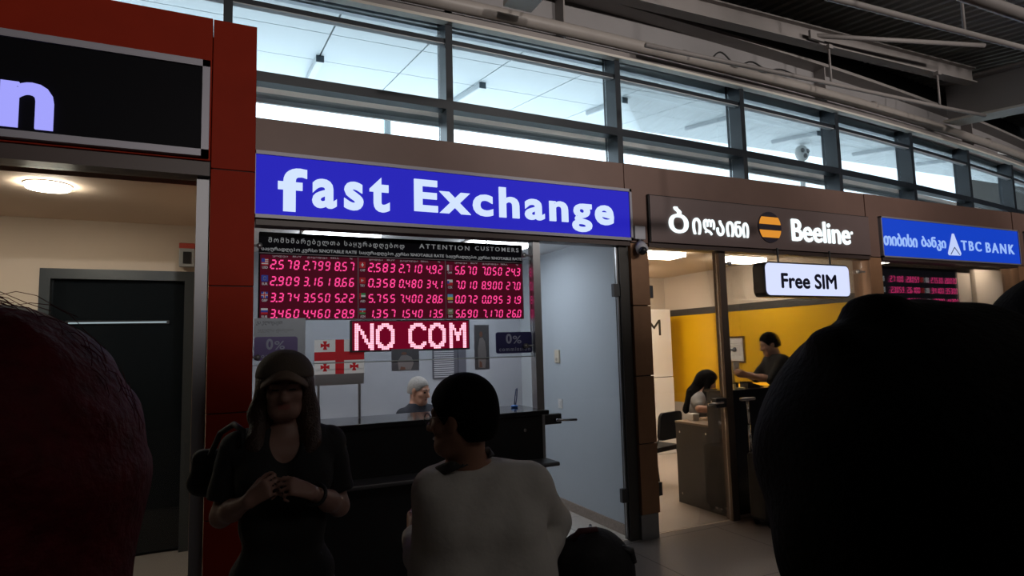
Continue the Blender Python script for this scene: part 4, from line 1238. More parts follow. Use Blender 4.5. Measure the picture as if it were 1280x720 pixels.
def sdf_mesh(name, prims, h, cuts=(), planes=(), wrinkle=None):
    lo, hi = np.full(3, 1e9), np.full(3, -1e9)
    bb = []
    for p in prims:
        if p[0] == 'c':
            r = max(p[3], p[4])
            a, b = np.minimum(p[1], p[2]) - r, np.maximum(p[1], p[2]) + r
        else:
            r = max(p[2])
            a, b = np.array(p[1]) - r, np.array(p[1]) + r
        bb.append((a, b)); lo = np.minimum(lo, a); hi = np.maximum(hi, b)
    lo -= 3 * h; hi += 3 * h
    n = np.ceil((hi - lo) / h).astype(int) + 1
    V = np.full(n, 0.2, np.float32)
    ax = [lo[i] + h * np.arange(n[i]) for i in range(3)]

    def region(a, b, m):
        i0 = np.maximum(((a - m - lo) / h).astype(int), 0)
        i1 = np.minimum(((b + m - lo) / h).astype(int) + 2, n)
        sl = tuple(slice(i0[k], i1[k]) for k in range(3))
        g = np.stack(np.meshgrid(*[ax[k][sl[k]] for k in range(3)], indexing='ij'), -1).astype(np.float32)
        return sl, g
    for p, (a, b) in zip(prims, bb):
        k = p[-1]
        sl, g = region(a, b, 0.05 + k)
        d = _cap(g, *p[1:5]) if p[0] == 'c' else _ell(g, *p[1:4])
        v = V[sl]
        hh = np.clip(0.5 + 0.5 * (v - d) / k, 0, 1)
        V[sl] = v * (1 - hh) + d * hh - k * hh * (1 - hh)
    if wrinkle is not None:
        amp, fr = wrinkle
        g = np.stack(np.meshgrid(*ax, indexing='ij'), -1).astype(np.float32)
        V += amp * np.sin(fr * g[..., 2] + 2.3 * np.sin(fr * 0.6 * g[..., 0]) + 1.7 * np.sin(fr * 0.5 * g[..., 1] + 1)) * np.sin(fr * 0.45 * (g[..., 0] - g[..., 1]) + 0.8)
    for p in cuts:
        if p[0] == 'c':
            r = max(p[3], p[4]); a, b = np.minimum(p[1], p[2]) - r, np.maximum(p[1], p[2]) + r
        else:
            r = max(p[2]); a, b = np.array(p[1]) - r, np.array(p[1]) + r
        sl, g = region(a, b, 0.06)
        d = _cap(g, *p[1:5]) if p[0] == 'c' else _ell(g, *p[1:4])
        V[sl] = np.maximum(V[sl], -d)
    for (pt, nn) in planes:                              # keep the side the normal points away from
        nn = np.array(nn, float); nn /= np.linalg.norm(nn)
        d = ((ax[0] - pt[0]) * nn[0])[:, None, None] + ((ax[1] - pt[1]) * nn[1])[None, :, None] + ((ax[2] - pt[2]) * nn[2])[None, None, :]
        V = np.maximum(V, d.astype(np.float32))
    V[0], V[-1], V[:, 0], V[:, -1], V[:, :, 0], V[:, :, -1] = (0.2,) * 6
    ins = V < 0
    c8 = [(i, j, k) for i in (0, 1) for j in (0, 1) for k in (0, 1)]
    cnt = sum(ins[i:n[0] - 1 + i, j:n[1] - 1 + j, k:n[2] - 1 + k].astype(np.int8) for i, j, k in c8)
    act = (cnt > 0) & (cnt < 8)
    idx = np.argwhere(act)
    ids = np.full(act.shape, -1, np.int64)
    ids[tuple(idx.T)] = np.arange(len(idx))
    vals = np.stack([V[idx[:, 0] + i, idx[:, 1] + j, idx[:, 2] + k] for i, j, k in c8], 1)
    pos = np.zeros((len(idx), 3)); w = np.zeros(len(idx))
    for a in range(8):
        for b in range(a + 1, 8):
            A, B = np.array(c8[a]), np.array(c8[b])
            if abs(A - B).sum() != 1:
                continue
            va, vb = vals[:, a], vals[:, b]
            m = (va < 0) != (vb < 0)
            t = np.where(m, va / np.where(m, va - vb, 1), 0)
            pos += np.where(m[:, None], A + t[:, None] * (B - A), 0); w += m
    co = lo + h * (idx + pos / w[:, None])
    faces = []
    for axis in range(3):
        sA = [slice(1, None)] * 3; sB = [slice(1, None)] * 3
        sA[axis] = slice(0, -1)
        e = np.argwhere(ins[tuple(slice(0, -1) if q == axis else slice(0, None) for q in range(3))] != ins[tuple(slice(1, None) if q == axis else slice(0, None) for q in range(3))])
        u, v = [(1, 2), (2, 0), (0, 1)][axis]
        ok = (e[:, u] > 0) & (e[:, v] > 0) & (e[:, u] < n[u] - 1) & (e[:, v] < n[v] - 1)
        e = e[ok]
        def cell(du, dv):
            q = e.copy(); q[:, u] += du; q[:, v] += dv
            return ids[q[:, 0], q[:, 1], q[:, 2]]
        quad = np.stack([cell(-1, -1), cell(0, -1), cell(0, 0), cell(-1, 0)], 1)
        inside_first = ins[e[:, 0], e[:, 1], e[:, 2]]
        quad[~inside_first] = quad[~inside_first][:, ::-1]
        faces.append(quad)
    F = np.concatenate(faces)
    F = F[(F >= 0).all(1)]
    # a little smoothing
    for _ in range(2):
        acc = np.zeros_like(co); num = np.zeros(len(co))
        for a, b in ((0, 1), (1, 2), (2, 3), (3, 0)):
            np.add.at(acc, F[:, a], co[F[:, b]]); np.add.at(acc, F[:, b], co[F[:, a]])
            np.add.at(num, F[:, a], 1); np.add.at(num, F[:, b], 1)
        co = co * 0.5 + 0.5 * acc / np.maximum(num, 1)[:, None]
    me = bpy.data.meshes.new(name)
    me.vertices.add(len(co)); me.vertices.foreach_set('co', co.astype(np.float32).ravel())
    me.loops.add(len(F) * 4); me.loops.foreach_set('vertex_index', F.astype(np.int32).ravel())
    me.polygons.add(len(F)); me.polygons.foreach_set('loop_start', np.arange(0, len(F) * 4, 4, dtype=np.int32))
    me.update(calc_edges=True)
    me.validate()
    me.polygons.foreach_set('use_smooth', np.ones(len(me.polygons), bool))
    return me


def rotm(fwd, up=(0, 0, 1), roll=0.0):
    """columns: right, forward, up"""
    f = Vector(fwd).normalized()
    r = f.cross(Vector(up)).normalized()
    u = r.cross(f)
    if roll:
        r, u = r * math.cos(roll) + u * math.sin(roll), u * math.cos(roll) - r * math.sin(roll)
    return np.array([[r.x, f.x, u.x], [r.y, f.y, u.y], [r.z, f.z, u.z]])


def head_prims(c, M, s=1.0, ears=True):
    c = np.array(c)
    def P(x, y, z):
        return tuple(c + M @ (np.array((x, y, z)) * s))
    pr = [E_(P(0, -0.014, 0.032), [q * s for q in (0.074, 0.094, 0.086)], M, 0.02),
          E_(P(0, 0.022, -0.030), [q * s for q in (0.056, 0.066, 0.080)], M, 0.03),
          C_(P(-0.022, 0.058, -0.088), P(0.022, 0.058, -0.088), 0.022 * s, k=0.03),
          C_(P(-0.045, 0.0, -0.055), P(-0.03, 0.045, -0.085), 0.022 * s, k=0.03), C_(P(0.045, 0.0, -0.055), P(0.03, 0.045, -0.085), 0.022 * s, k=0.03),
          C_(P(0, 0.084, 0.008), P(0, 0.107, -0.030), 0.009 * s, 0.013 * s, 0.012),
          E_(P(-0.012, 0.094, -0.034), [0.010 * s] * 3, None, 0.008), E_(P(0.012, 0.094, -0.034), [0.010 * s] * 3, None, 0.008),
          C_(P(-0.042, 0.070, 0.022), P(-0.012, 0.080, 0.020), 0.011 * s, k=0.012), C_(P(0.042, 0.070, 0.022), P(0.012, 0.080, 0.020), 0.011 * s, k=0.012),
          E_(P(-0.040, 0.058, -0.022), [0.024 * s] * 3, None, 0.02), E_(P(0.040, 0.058, -0.022), [0.024 * s] * 3, None, 0.02),
          E_(P(-0.031, 0.071, 0.004), [q * s for q in (0.014, 0.010, 0.008)], M, 0.004), E_(P(0.031, 0.071, 0.004), [q * s for q in (0.014, 0.010, 0.008)], M, 0.004),
          C_(P(-0.017, 0.079, -0.058), P(0.017, 0.079, -0.058), 0.0070 * s, k=0.005), C_(P(-0.013, 0.078, -0.067), P(0.013, 0.078, -0.067), 0.0078 * s, k=0.005)]
    if ears:
        for q in (-1, 1):
            pr += [E_(P(q * 0.076, -0.008, 0.000), [0.010 * s, 0.019 * s, 0.031 * s], M, 0.008), C_(P(q * 0.074, -0.002, -0.026), P(q * 0.074, 0.0, -0.03), 0.009 * s, k=0.008)]
    return pr, P


def hand_prims(w, d, nrm, side, curl=0.5, s=1.0, thumb=0.6):
    """w wrist, d towards the knuckles, nrm out of the palm; side: +1 thumb lies along d x nrm, -1 the other way"""
    w = Vector(w); d = Vector(d).normalized(); nrm = Vector(nrm)
    nrm = (nrm - d * nrm.dot(d)).normalized()
    t = d.cross(nrm).normalized() * side
    pr = []
    spread = [(0.030, 0.090, 0.043, 0.026, 0.020, 0.0085), (0.010, 0.094, 0.047, 0.029, 0.021, 0.0088), (-0.010, 0.090, 0.043, 0.027, 0.020, 0.0083), (-0.029, 0.082, 0.034, 0.021, 0.018, 0.0075)]
    for q, (off, kl, l1, l2, l3, r) in enumerate(spread):
        kn = w + d * kl * s + t * off * s
        pr.append(C_(w + t * off * 0.55 * s, kn, 0.013 * s, 0.0115 * s, 0.012))
        ang = 0.0
        p = kn
        c = curl * (1 + 0.12 * q)
        for L, a in ((l1, 0.75 * c), (l2, 1.0 * c), (l3, 0.7 * c)):
            ang += a
            e = p + (d * math.cos(ang) + nrm * math.sin(ang)) * L * s + t * off * 0.12 * s
            pr.append(C_(p, e, r * s, r * 0.92 * s, 0.003))
            p = e
    b = w + d * 0.025 * s + t * 0.026 * s + nrm * 0.006 * s
    m = b + (d * 0.6 + t * 0.62 * (1.2 - thumb) + nrm * 0.55 * thumb).normalized() * 0.046 * s
    e1 = m + (d * 0.85 + t * 0.15 + nrm * 0.5 * thumb).normalized() * 0.032 * s
    e2 = e1 + (d * 0.9 - t * 0.15 + nrm * 0.4 * thumb).normalized() * 0.024 * s
    pr += [C_(b, m, 0.015 * s, 0.011 * s, 0.01), C_(m, e1, 0.0105 * s, 0.0095 * s, 0.003), C_(e1, e2, 0.0095 * s, 0.008 * s, 0.003)]
    return pr


SKIN = mat('skin', (0.46, 0.26, 0.19), 0.5, noise=0.06, nscale=30)
LIPM = mat('lip_skin', (0.36, 0.13, 0.11), 0.45)
EYEM = mat('eye_dark', (0.03, 0.02, 0.018), 0.25)
BROWM = mat('brow_hair', (0.05, 0.035, 0.028), 0.8)


def person(name, label, J, h=0.008, skin=None, female=False, brow=None):
    """J: joints in world coordinates; returns root and primitive lists"""
    root = thing(name, label, 'person', J['root'])
    T = J
    v = lambda k: np.array(T[k], float)
    rgt = v('shR') - v('shL'); rgt[2] = 0; rgt /= np.linalg.norm(rgt)
    fw = np.array((-rgt[1], rgt[0], 0.0))
    s = T.get('s', 1.0)
    ch, wa, pe = v('chest'), v('waist'), v('pelvis')
    g = {}
    cw = 0.085 if female else 0.095
    g['torso'] = [C_(v('shL') + np.array((0, 0, -0.005)), v('shR') + np.array((0, 0, -0.005)), 0.056 * s, k=0.03),
                  C_(ch - rgt * cw * s, ch + rgt * cw * s, 0.102 * s, k=0.06), C_(ch + fw * 0.02 + np.array((0, 0, 0.07)) - rgt * 0.07 * s, ch + fw * 0.02 + np.array((0, 0, 0.07)) + rgt * 0.07 * s, 0.075 * s, k=0.05),
                  C_(wa - rgt * (0.058 if female else 0.075) * s, wa + rgt * (0.058 if female else 0.075) * s, (0.092 if female else 0.1) * s, k=0.07),
                  C_(pe - rgt * 0.082 * s, pe + rgt * 0.082 * s, 0.103 * s, k=0.07)]
    if female:
        g['torso'] += [E_(ch + fw * 0.085 + rgt * q * 0.075 + np.array((0, 0, -0.005)), (0.058, 0.055, 0.06), None, 0.04) for q in (-1, 1)]
    nb = v('neck')
    M = T['head_M']
    hs = T.get('hs', s)
    hp, HP = head_prims(T['head'], M, hs, T.get('ears', True))
    g['head'] = hp
    g['neck'] = [C_(nb - np.array((0, 0, 0.03)), HP(0, -0.022, -0.05), (0.052 if female else 0.058) * s, (0.048 if female else 0.056) * s, 0.03),
                 C_(nb, v('shL') * 0.55 + nb * 0.45 + np.array((0, 0, -0.01)), 0.05 * s, 0.045 * s, 0.04), C_(nb, v('shR') * 0.55 + nb * 0.45 + np.array((0, 0, -0.01)), 0.05 * s, 0.045 * s, 0.04)]
    for q in 'LR':
        g['uarm' + q] = [C_(v('sh' + q), v('el' + q), 0.050 * s, 0.039 * s, 0.03)]
        g['farm' + q] = [C_(v('el' + q), v('el' + q) * 0.6 + v('wr' + q) * 0.4, 0.039 * s, 0.039 * s, 0.02), C_(v('el' + q) * 0.6 + v('wr' + q) * 0.4, v('wr' + q), 0.039 * s, 0.025 * s, 0.02)]
        hd = T['hand' + q]
        g['hand' + q] = hand_prims(v('wr' + q), hd[0], hd[1], hd[2], hd[3], s * (0.94 if female else 1.0))
        g['leg' + q] = [C_(v('hip' + q), v('kn' + q), 0.088 * s, 0.058 * s, 0.04), C_(v('kn' + q), v('kn' + q) * 0.65 + v('an' + q) * 0.35 - np.array(fw) * 0.012, 0.056 * s, 0.056 * s, 0.03), C_(v('kn' + q) * 0.65 + v('an' + q) * 0.35 - np.array(fw) * 0.012, v('an' + q), 0.056 * s, 0.036 * s, 0.03)]
        tf = T.get('toe' + q, tuple(v('an' + q) + fw * 0.14 - np.array((0, 0, v('an' + q)[2] - T['root'][2] - 0.03))))
        g['foot' + q] = [C_(v('an' + q) - np.array((0, 0, 0.035)) - fw * 0.03, tf, 0.04 * s, 0.032 * s, 0.03)]
    allp = g['torso'] + g['neck'] + g['head']
    for q in 'LR':
        allp += g['uarm' + q] + g['farm' + q] + g['hand' + q] + g['leg' + q] + g['foot' + q]
    me = sdf_mesh('body', allp, h)
    for m in (skin or SKIN, LIPM, EYEM, brow or BROWM):
        me.materials.append(m)
    Mi = np.array(M).T
    c0 = np.array(T['head'])
    co = np.empty(len(me.vertices) * 3, np.float32); me.vertices.foreach_get('co', co); co = co.reshape(-1, 3)
    pc = np.array([co[list(p.vertices)].mean(0) for p in me.polygons]) if len(me.polygons) < 400000 else np.zeros((len(me.polygons), 3))
    q = (pc - c0) @ np.array(M) / hs
    mi = np.zeros(len(pc), np.int32)
    mi[(q[:, 1] > 0.07) & (np.abs(q[:, 0]) < 0.023 - 30 * (q[:, 2] + 0.062) ** 2) & (q[:, 2] < -0.053) & (q[:, 2] > -0.072)] = 1
    mi[(q[:, 1] > 0.066) & (np.abs(np.abs(q[:, 0]) - 0.031) < 0.012) & (np.abs(q[:, 2] - 0.003) < 0.0045)] = 2
    mi[(q[:, 1] > 0.055) & (np.abs(np.abs(q[:, 0]) - 0.030) < 0.019) & (np.abs(q[:, 2] - 0.026) < 0.0035)] = 3
    me.polygons.foreach_set('material_index', mi)
    link('body', me, None, root)
    g['HP'], g['M'], g['fw'], g['rgt'], g['s'] = HP, M, fw, rgt, hs
    return root, g


def cloth(name, prims, t, m, root, h=0.009, cuts=(), planes=(), wr=None):
    me = sdf_mesh(name, inflate(prims, t), h, cuts, planes, wr)
    return link(name, me, m, root)


def hair_short(g, root, m, h=0.006, t=0.012, low=-0.055, name='hair'):
    HP, M, s = g['HP'], g['M'], g['s']
    pr = [E_(HP(0, -0.016, 0.036), [q * s + t for q in (0.075, 0.094, 0.086)], M, 0.02), E_(HP(0, -0.055, -0.02), [q * s + t for q in (0.062, 0.05, 0.06)], M, 0.03)]
    cuts = [E_(HP(0, 0.085, -0.035), [q * s for q in (0.085, 0.078, 0.100)], M), E_(HP(-0.085, 0.012, -0.045), [q * s for q in (0.03, 0.034, 0.055)], M), E_(HP(0.085, 0.012, -0.045), [q * s for q in (0.03, 0.034, 0.055)], M)]
    dn = -np.array(M)[:, 2]
    return link(name, sdf_mesh(name, pr, h, cuts, [(HP(0, 0, low), tuple(dn))]), m, root)


def stand_legs(J, root, fw, rgt, hipz, w=0.09, step=0.0):
    r = np.array(root, float)
    for q, sg in (('L', -1), ('R', 1)):
        o = rgt * sg
        J['hip' + q] = tuple(np.array(J['pelvis']) + o * 0.085 + np.array((0, 0, -0.05)))
        J['kn' + q] = tuple(r + o * (w + 0.005) + fw * 0.02 + np.array((0, 0, hipz * 0.54)))
        J['an' + q] = tuple(r + o * w - fw * 0.02 + fw * step * sg + np.array((0, 0, 0.075)))


def frame(heading):
    f = np.array((heading[0], heading[1], 0.0)); f /= np.linalg.norm(f)
    r = np.array((f[1], -f[0], 0.0))
    return f, r


# ---- young woman in a cap, facing the viewer
f, r = frame((-0.06, -1.0))
o = np.array((0.205, 2.25, 0.0))
L = lambda x, y, z: tuple(o + r * x + f * y + np.array((0, 0, z)))
J = dict(root=tuple(o), s=0.82, hs=0.86, shL=L(-0.142, 0, 1.285), shR=L(0.142, 0, 1.285), chest=L(0, 0.0, 1.19), waist=L(0, 0.0, 1.03), pelvis=L(0, -0.01, 0.86),
         neck=L(0, -0.005, 1.335), head=L(0.0, 0.03, 1.482), head_M=rotm(tuple(f + r * 0.06 + np.array((0, 0, -0.10)))),
         elR=L(0.188, 0.02, 1.080), wrR=L(0.105, 0.19, 1.155), elL=L(-0.178, 0.02, 1.070), wrL=L(-0.075, 0.21, 1.165))
J['handR'] = (tuple(-r * 0.75 + f * 0.35 + np.array((0, 0, 0.55))), tuple(-f * 0.7 - r * 0.35 + np.array((0, 0, -0.1))), 1, 1.05)
J['handL'] = (tuple(r * 0.80 + f * 0.25 + np.array((0, 0, 0.40))), tuple(-f * 0.6 + r * 0.2 + np.array((0, 0, -0.5))), -1, 0.95)
stand_legs(J, o, f, r, 0.86)
root, g = person('person', 'young woman in a cap and dark V-neck tee, hands together, standing before the red column', J, 0.0055, female=True, skin=mat('skin_fair', (0.33, 0.185, 0.145), 0.5, noise=0.05, nscale=30))
HP, M = g['HP'], g['M']
TEE = mat('black_tee', (0.014, 0.014, 0.015), 0.85, bump=0.2, bscale=200)
tp = g['torso'] + g['neck'][1:] + g['uarmL'] + g['uarmR']
vcut = [E_(L(0, 0.10, 1.345), (0.055, 0.085, 0.105), rotm(tuple(f)))]
sl = []
for q in 'LR':
    a, b = np.array(J['sh' + q]), np.array(J['el' + q])
    sl.append((tuple(a + (b - a) * 0.80), tuple(b - a)))
me = sdf_mesh('t_shirt', inflate(g['torso'] + g['neck'][1:], 0.016), 0.007, vcut, [(L(0, 0, 0.80), (0, 0, -1)), (L(0, 0, 1.352), (0, 0, 1))], (0.0022, 38))
link('t_shirt', me, TEE, root)
for q in 'LR':
    a, b = np.array(J['sh' + q]), np.array(J['el' + q])
    pl = [(tuple(a + (b - a) * 0.78), tuple(b - a))]
    link('sleeve', sdf_mesh('sleeve', [C_(a, a + (b - a) * 1.0, 0.060, 0.058)], 0.006, (), pl, (0.0015, 60)), TEE, root)
lg = g['legL'] + g['legR'] + [g['torso'][-1]]
SHORT = mat('patterned_shorts', (0.20, 0.18, 0.19), 0.85, noise=0.9, nscale=38)
link('shorts', sdf_mesh('shorts', inflate(lg, 0.014), 0.009, (), [(L(0, 0, 0.50), (0, 0, -1)), (L(0, 0, 0.93), (0, 0, 1))]), SHORT, root)
for q in 'LR':
    link('shoe', sdf_mesh('shoe', inflate(g['foot' + q], 0.008), 0.008, (), [(L(0, 0, 0.004), (0, 0, -1))]), mat('canvas_shoe', (0.12, 0.12, 0.13), 0.8), root)
BRH = mat('brown_hair', (0.045, 0.020, 0.012), 0.5, noise=0.5, nscale=60, bump=0.5, bscale=140)
hp_ = [E_(HP(0, -0.02, 0.03), (0.088, 0.102, 0.088), M, 0.02)]
for q in (-1, 1):
    hp_ += [C_(HP(q * 0.070, 0.005, 0.02), HP(q * 0.088, -0.01, -0.10), 0.028, 0.034, 0.03), C_(HP(q * 0.088, -0.01, -0.10), HP(q * 0.098, 0.055, -0.21), 0.034, 0.032, 0.03), C_(HP(q * 0.098, 0.055, -0.21), HP(q * 0.080, 0.130, -0.33), 0.030, 0.018, 0.03)]
hp_ += [C_(HP(0, -0.075, 0.0), HP(0, -0.10, -0.2), 0.075, 0.085, 0.05)]
link('hair', sdf_mesh('hair', hp_, 0.006, [E_(HP(0, 0.085, -0.03), (0.064, 0.085, 0.105), M)], (), (0.003, 55)), BRH, root)
CAP = mat('olive_cap', (0.10, 0.075, 0.055), 0.85, bump=0.2, bscale=180)
up = np.array(M)[:, 2]
cp = link('cap', sdf_mesh('cap', [E_(HP(0, -0.012, 0.044), (0.094, 0.112, 0.088), M)], 0.006, (), [(HP(0, 0, 0.035), tuple(-up + 0.16 * np.array(M)[:, 1]))]), CAP, root)
mb = MB()
n = 17
top, bot = [], []
for k in range(n):
    a = PI * (0.06 + 0.88 * k / (n - 1))
    x, y = 0.092 * math.cos(a), math.sin(a)
    for ring, (ry, rz) in enumerate(((0.075, 0.0), (0.125, -0.006), (0.170, -0.016))):
        pass
rings = []
for ry, dz in ((0.070, 0.004), (0.12, 0.0), (0.168, -0.008)):
    rw = []
    for k in range(n):
        a = PI * (0.04 + 0.92 * k / (n - 1))
        xx = (0.093 if ry < 0.1 else 0.088) * math.cos(a)
        yy = 0.03 + (ry - 0.03) * math.sin(a)
        zz = 0.082 + dz - 0.074 * (abs(xx) / 0.093) ** 2 - 0.13 * max(0, yy - 0.09)
        rw.append((xx, yy, zz))
    rings.append(rw)
vt = [[mb.bm.verts.new(HP(*p)) for p in rw] for rw in rings]
vb = [[mb.bm.verts.new(HP(p[0], p[1], p[2] - 0.011)) for p in rw] for rw in rings]
for i in range(2):
    for k in range(n - 1):
        mb.bm.faces.new([vt[i][k], vt[i][k + 1], vt[i + 1][k + 1], vt[i + 1][k]])
        mb.bm.faces.new([vb[i][k], vb[i + 1][k], vb[i + 1][k + 1], vb[i][k + 1]])
for k in range(n - 1):
    mb.bm.faces.new([vt[2][k], vt[2][k + 1], vb[2][k + 1], vb[2][k]])
mb.build('brim', mat('tan_lit_brim', (0.17, 0.115, 0.08), 0.8), cp, True)  # tan, lightened to paint the light the brim catches
mb = MB(); mb.ball(HP(0, -0.012, 0.133), 0.008); mb.build('button', CAP, cp, True)
a, b = np.array(J['elL']), np.array(J['wrL'])
c = b * 0.86 + a * 0.14
ax_ = Vector(b - a).normalized(); n1 = ax_.cross(Vector((0, 0, 1))).normalized(); n2 = ax_.cross(n1)
mb = MB(); mb.tube([Vector(c) + (n1 * math.cos(t_) + n2 * math.sin(t_)) * 0.032 for t_ in [2 * PI * k / 24 for k in range(25)]], 0.006, 8)
mb.build('bracelet', RUBBER, root, True)
# her bag
t = thing('shoulder_bag', 'soft black shoulder bag hanging by the arm of the woman in the cap', 'bag', (0.03, 2.38, 1.1))
me = sdf_mesh('bag_body', [C_((-0.045, 2.46, 1.235), (0.02, 2.45, 1.225), 0.035, 0.04, 0.04), C_((-0.05, 2.465, 1.15), (0.02, 2.45, 1.14), 0.045, 0.045, 0.05)], 0.007, (), (), (0.0025, 40))
link('bag_body', me, mat('bag_black', (0.006, 0.006, 0.007), 0.7), t)
mb = MB(); mb.tube([(-0.02, 2.42, 1.25), (0.01, 2.36, 1.33), (0.05, 2.28, 1.365), (0.075, 2.20, 1.35), (0.07, 2.19, 1.30)], 0.010, 8)
mb.build('strap', mat('bag_black', (0.006, 0.006, 0.007), 0.7), t, True)

# ---- man in a pale shirt seen from behind, looking left
f, r = frame((0.16, 1.0))
o = np.array((0.735, 1.80, 0.0))
L = lambda x, y, z: tuple(o + r * x + f * y + np.array((0, 0, z)))
hd = np.array((-0.72, 0.66, -0.06))
J = dict(root=tuple(o), s=0.92, hs=0.97, shL=L(-0.138, 0.0, 1.170), shR=L(0.150, -0.02, 1.165), chest=L(0.0, -0.02, 1.06), waist=L(0.01, -0.01, 0.90), pelvis=L(0.015, 0.0, 0.76),
         neck=L(-0.045, 0.0, 1.235), head=(0.664, 1.775, 1.392), head_M=rotm(tuple(hd)),
         elL=L(-0.165, 0.03, 0.93), wrL=L(-0.18, 0.24, 0.99), elR=L(0.255, 0.05, 1.03), wrR=L(0.165, -0.03, 0.90))
J['handL'] = (tuple(f * 0.9 + np.array((0, 0, 0.15))), tuple(r * 0.9), -1, 0.6)
J['handR'] = (tuple(-r * 0.2 + f * 0.25 + np.array((0, 0, -0.9))), tuple(-r), -1, 0.7)
stand_legs(J, o, f, r, 0.76)
root, g = person('person', 'man with glasses in a pale grey shirt, seen from behind with his arm akimbo', J, 0.0055, skin=mat('skin_tan', (0.34, 0.17, 0.11), 0.55, noise=0.05, nscale=30))
HP, M = g['HP'], g['M']
SHIRT = mat('pale_grey_shirt', (0.64, 0.61, 0.57), 0.85, noise=0.06, nscale=18, bump=0.25, bscale=30)
me = sdf_mesh('shirt', inflate(g['torso'], 0.020) + [C_(np.array(J['waist']) - g['rgt'] * 0.1, np.array(J['waist']) + g['rgt'] * 0.1, 0.112, k=0.08)] + inflate(g['neck'][1:], 0.012) + inflate(g['uarmL'] + g['uarmR'], 0.016) + inflate(g['farmL'] + g['farmR'], 0.014), 0.0065,
              (), [(L(0, 0, 0.60), (0, 0, -1)), (L(-0.04, 0, 1.250), (-0.1, -0.15, 1)), (J['wrL'], tuple(np.array(J['wrL']) - np.array(J['elL'])))], (0.0065, 22))
link('shirt', me, SHIRT, root)
nk = np.array(J['neck'])
mb_c = sdf_mesh('collar', [C_(nk + np.array((0.0, -0.005, -0.01)), nk + np.array((-0.018, 0.012, 0.05)), 0.100, 0.084)], 0.0055, [C_(nk - np.array((0, 0, 0.06)), HP(0, -0.022, -0.04), 0.066, 0.068)], [(tuple(nk + np.array((0, 0, 0.036))), (-0.25, 0.3, 1)), (tuple(nk + np.array((0, 0, 0.0))), (0.25, -0.3, -1))])
link('collar', mb_c, mat('dark_collar', (0.05, 0.045, 0.042), 0.8), root)
TROU = mat('dark_trousers', (0.02, 0.02, 0.024), 0.8)
link('trousers', sdf_mesh('trousers', inflate(g['legL'] + g['legR'] + [g['torso'][-1]], 0.014), 0.010, (), [(L(0, 0, 0.82), (0, 0, 1)), (L(0, 0, 0.06), (0, 0, -1))]), TROU, root)
BSH = mat('black_shoe', (0.012, 0.012, 0.012), 0.4)
for q in 'LR':
    link('shoe', sdf_mesh('shoe', inflate(g['foot' + q], 0.008), 0.008, (), [(L(0, 0, 0.004), (0, 0, -1))]), BSH, root)
BKH = mat('black_hair', (0.003, 0.0028, 0.0028), 0.8, bump=0.2, bscale=160, spec=0.08)
hair_short(g, root, BKH, 0.005, 0.014, -0.075)
mb = MB()
GLS = mat('glasses_frame', (0.03, 0.03, 0.035), 0.3, 0.5)
for q in (-1, 1):
    mb.tube([HP(q * 0.033 + 0.022 * math.cos(t_), 0.098, 0.002 + 0.017 * math.sin(t_)) for t_ in [2 * PI * k / 20 for k in range(21)]], 0.0016, 6)
    mb.tube([HP(q * 0.055, 0.098, 0.006), HP(q * 0.076, 0.03, 0.008), HP(q * 0.082, -0.012, 0.004), HP(q * 0.082, -0.03, -0.015)], 0.0018, 6)
mb.tube([HP(-0.011, 0.098, 0.004), HP(0, 0.101, 0.007), HP(0.011, 0.098, 0.004)], 0.0016, 6)
mb.build('glasses', GLS, root, True)

# ---- black backpack on an upright case beside him
t = thing('wheeled_case', 'black wheeled case standing on the floor under the backpack', 'suitcase', (1.10, 1.74, 0))
MB().box(0.93, 1.27, 1.65, 1.86, 0.05, 0.62, 0.03).build('shell', mat('suitcase_black', (0.010, 0.010, 0.012), 0.6), t)
for x in (0.97, 1.23):
    for y in (1.69, 1.82):
        MB().tube([(x - 0.012, y, 0.025), (x + 0.012, y, 0.025)], 0.025, 12).build('wheel', RUBBER, t, True)
t = thing('backpack', 'full black backpack resting upright beside the man in the pale shirt', 'backpack', (1.12, 1.74, 0.62))
BPK = mat('backpack_black', (0.008, 0.007, 0.008), 0.75, bump=0.3, bscale=60)
me = sdf_mesh('pack', [E_((1.115, 1.75, 0.80), (0.135, 0.11, 0.20), None, 0.06), C_((1.03, 1.74, 0.68), (1.20, 1.74, 0.68), 0.085, 0.085, 0.06), E_((1.07, 1.75, 0.93), (0.10, 0.085, 0.065), None, 0.05), E_((1.155, 1.74, 0.885), (0.06, 0.07, 0.06), None, 0.04)], 0.008, (), [((0, 0, 0.622), (0, 0, -1))], (0.004, 26))
link('pack', me, BPK, t)
link('front_pocket', sdf_mesh('front_pocket', [E_((1.10, 1.655, 0.76), (0.10, 0.05, 0.10), None, 0.03)], 0.008, (), (), (0.003, 30)), BPK, t)
mb = MB(); mb.tube([(1.02, 1.74, 0.985), (1.04, 1.73, 1.012), (1.10, 1.73, 1.008), (1.115, 1.74, 0.975)], 0.010, 8); mb.build('carry_loop', mat('loop_red_glow', (0.06, 0.01, 0.012), 0.7), t, True)  # dark red loop colour paints a reddish glow on the bag top
mb = MB(); mb.tube([(1.16, 1.70, 0.95), (1.205, 1.69, 0.935), (1.21, 1.69, 0.90)], 0.014, 8); mb.build('buckle', RUBBER, t, True)

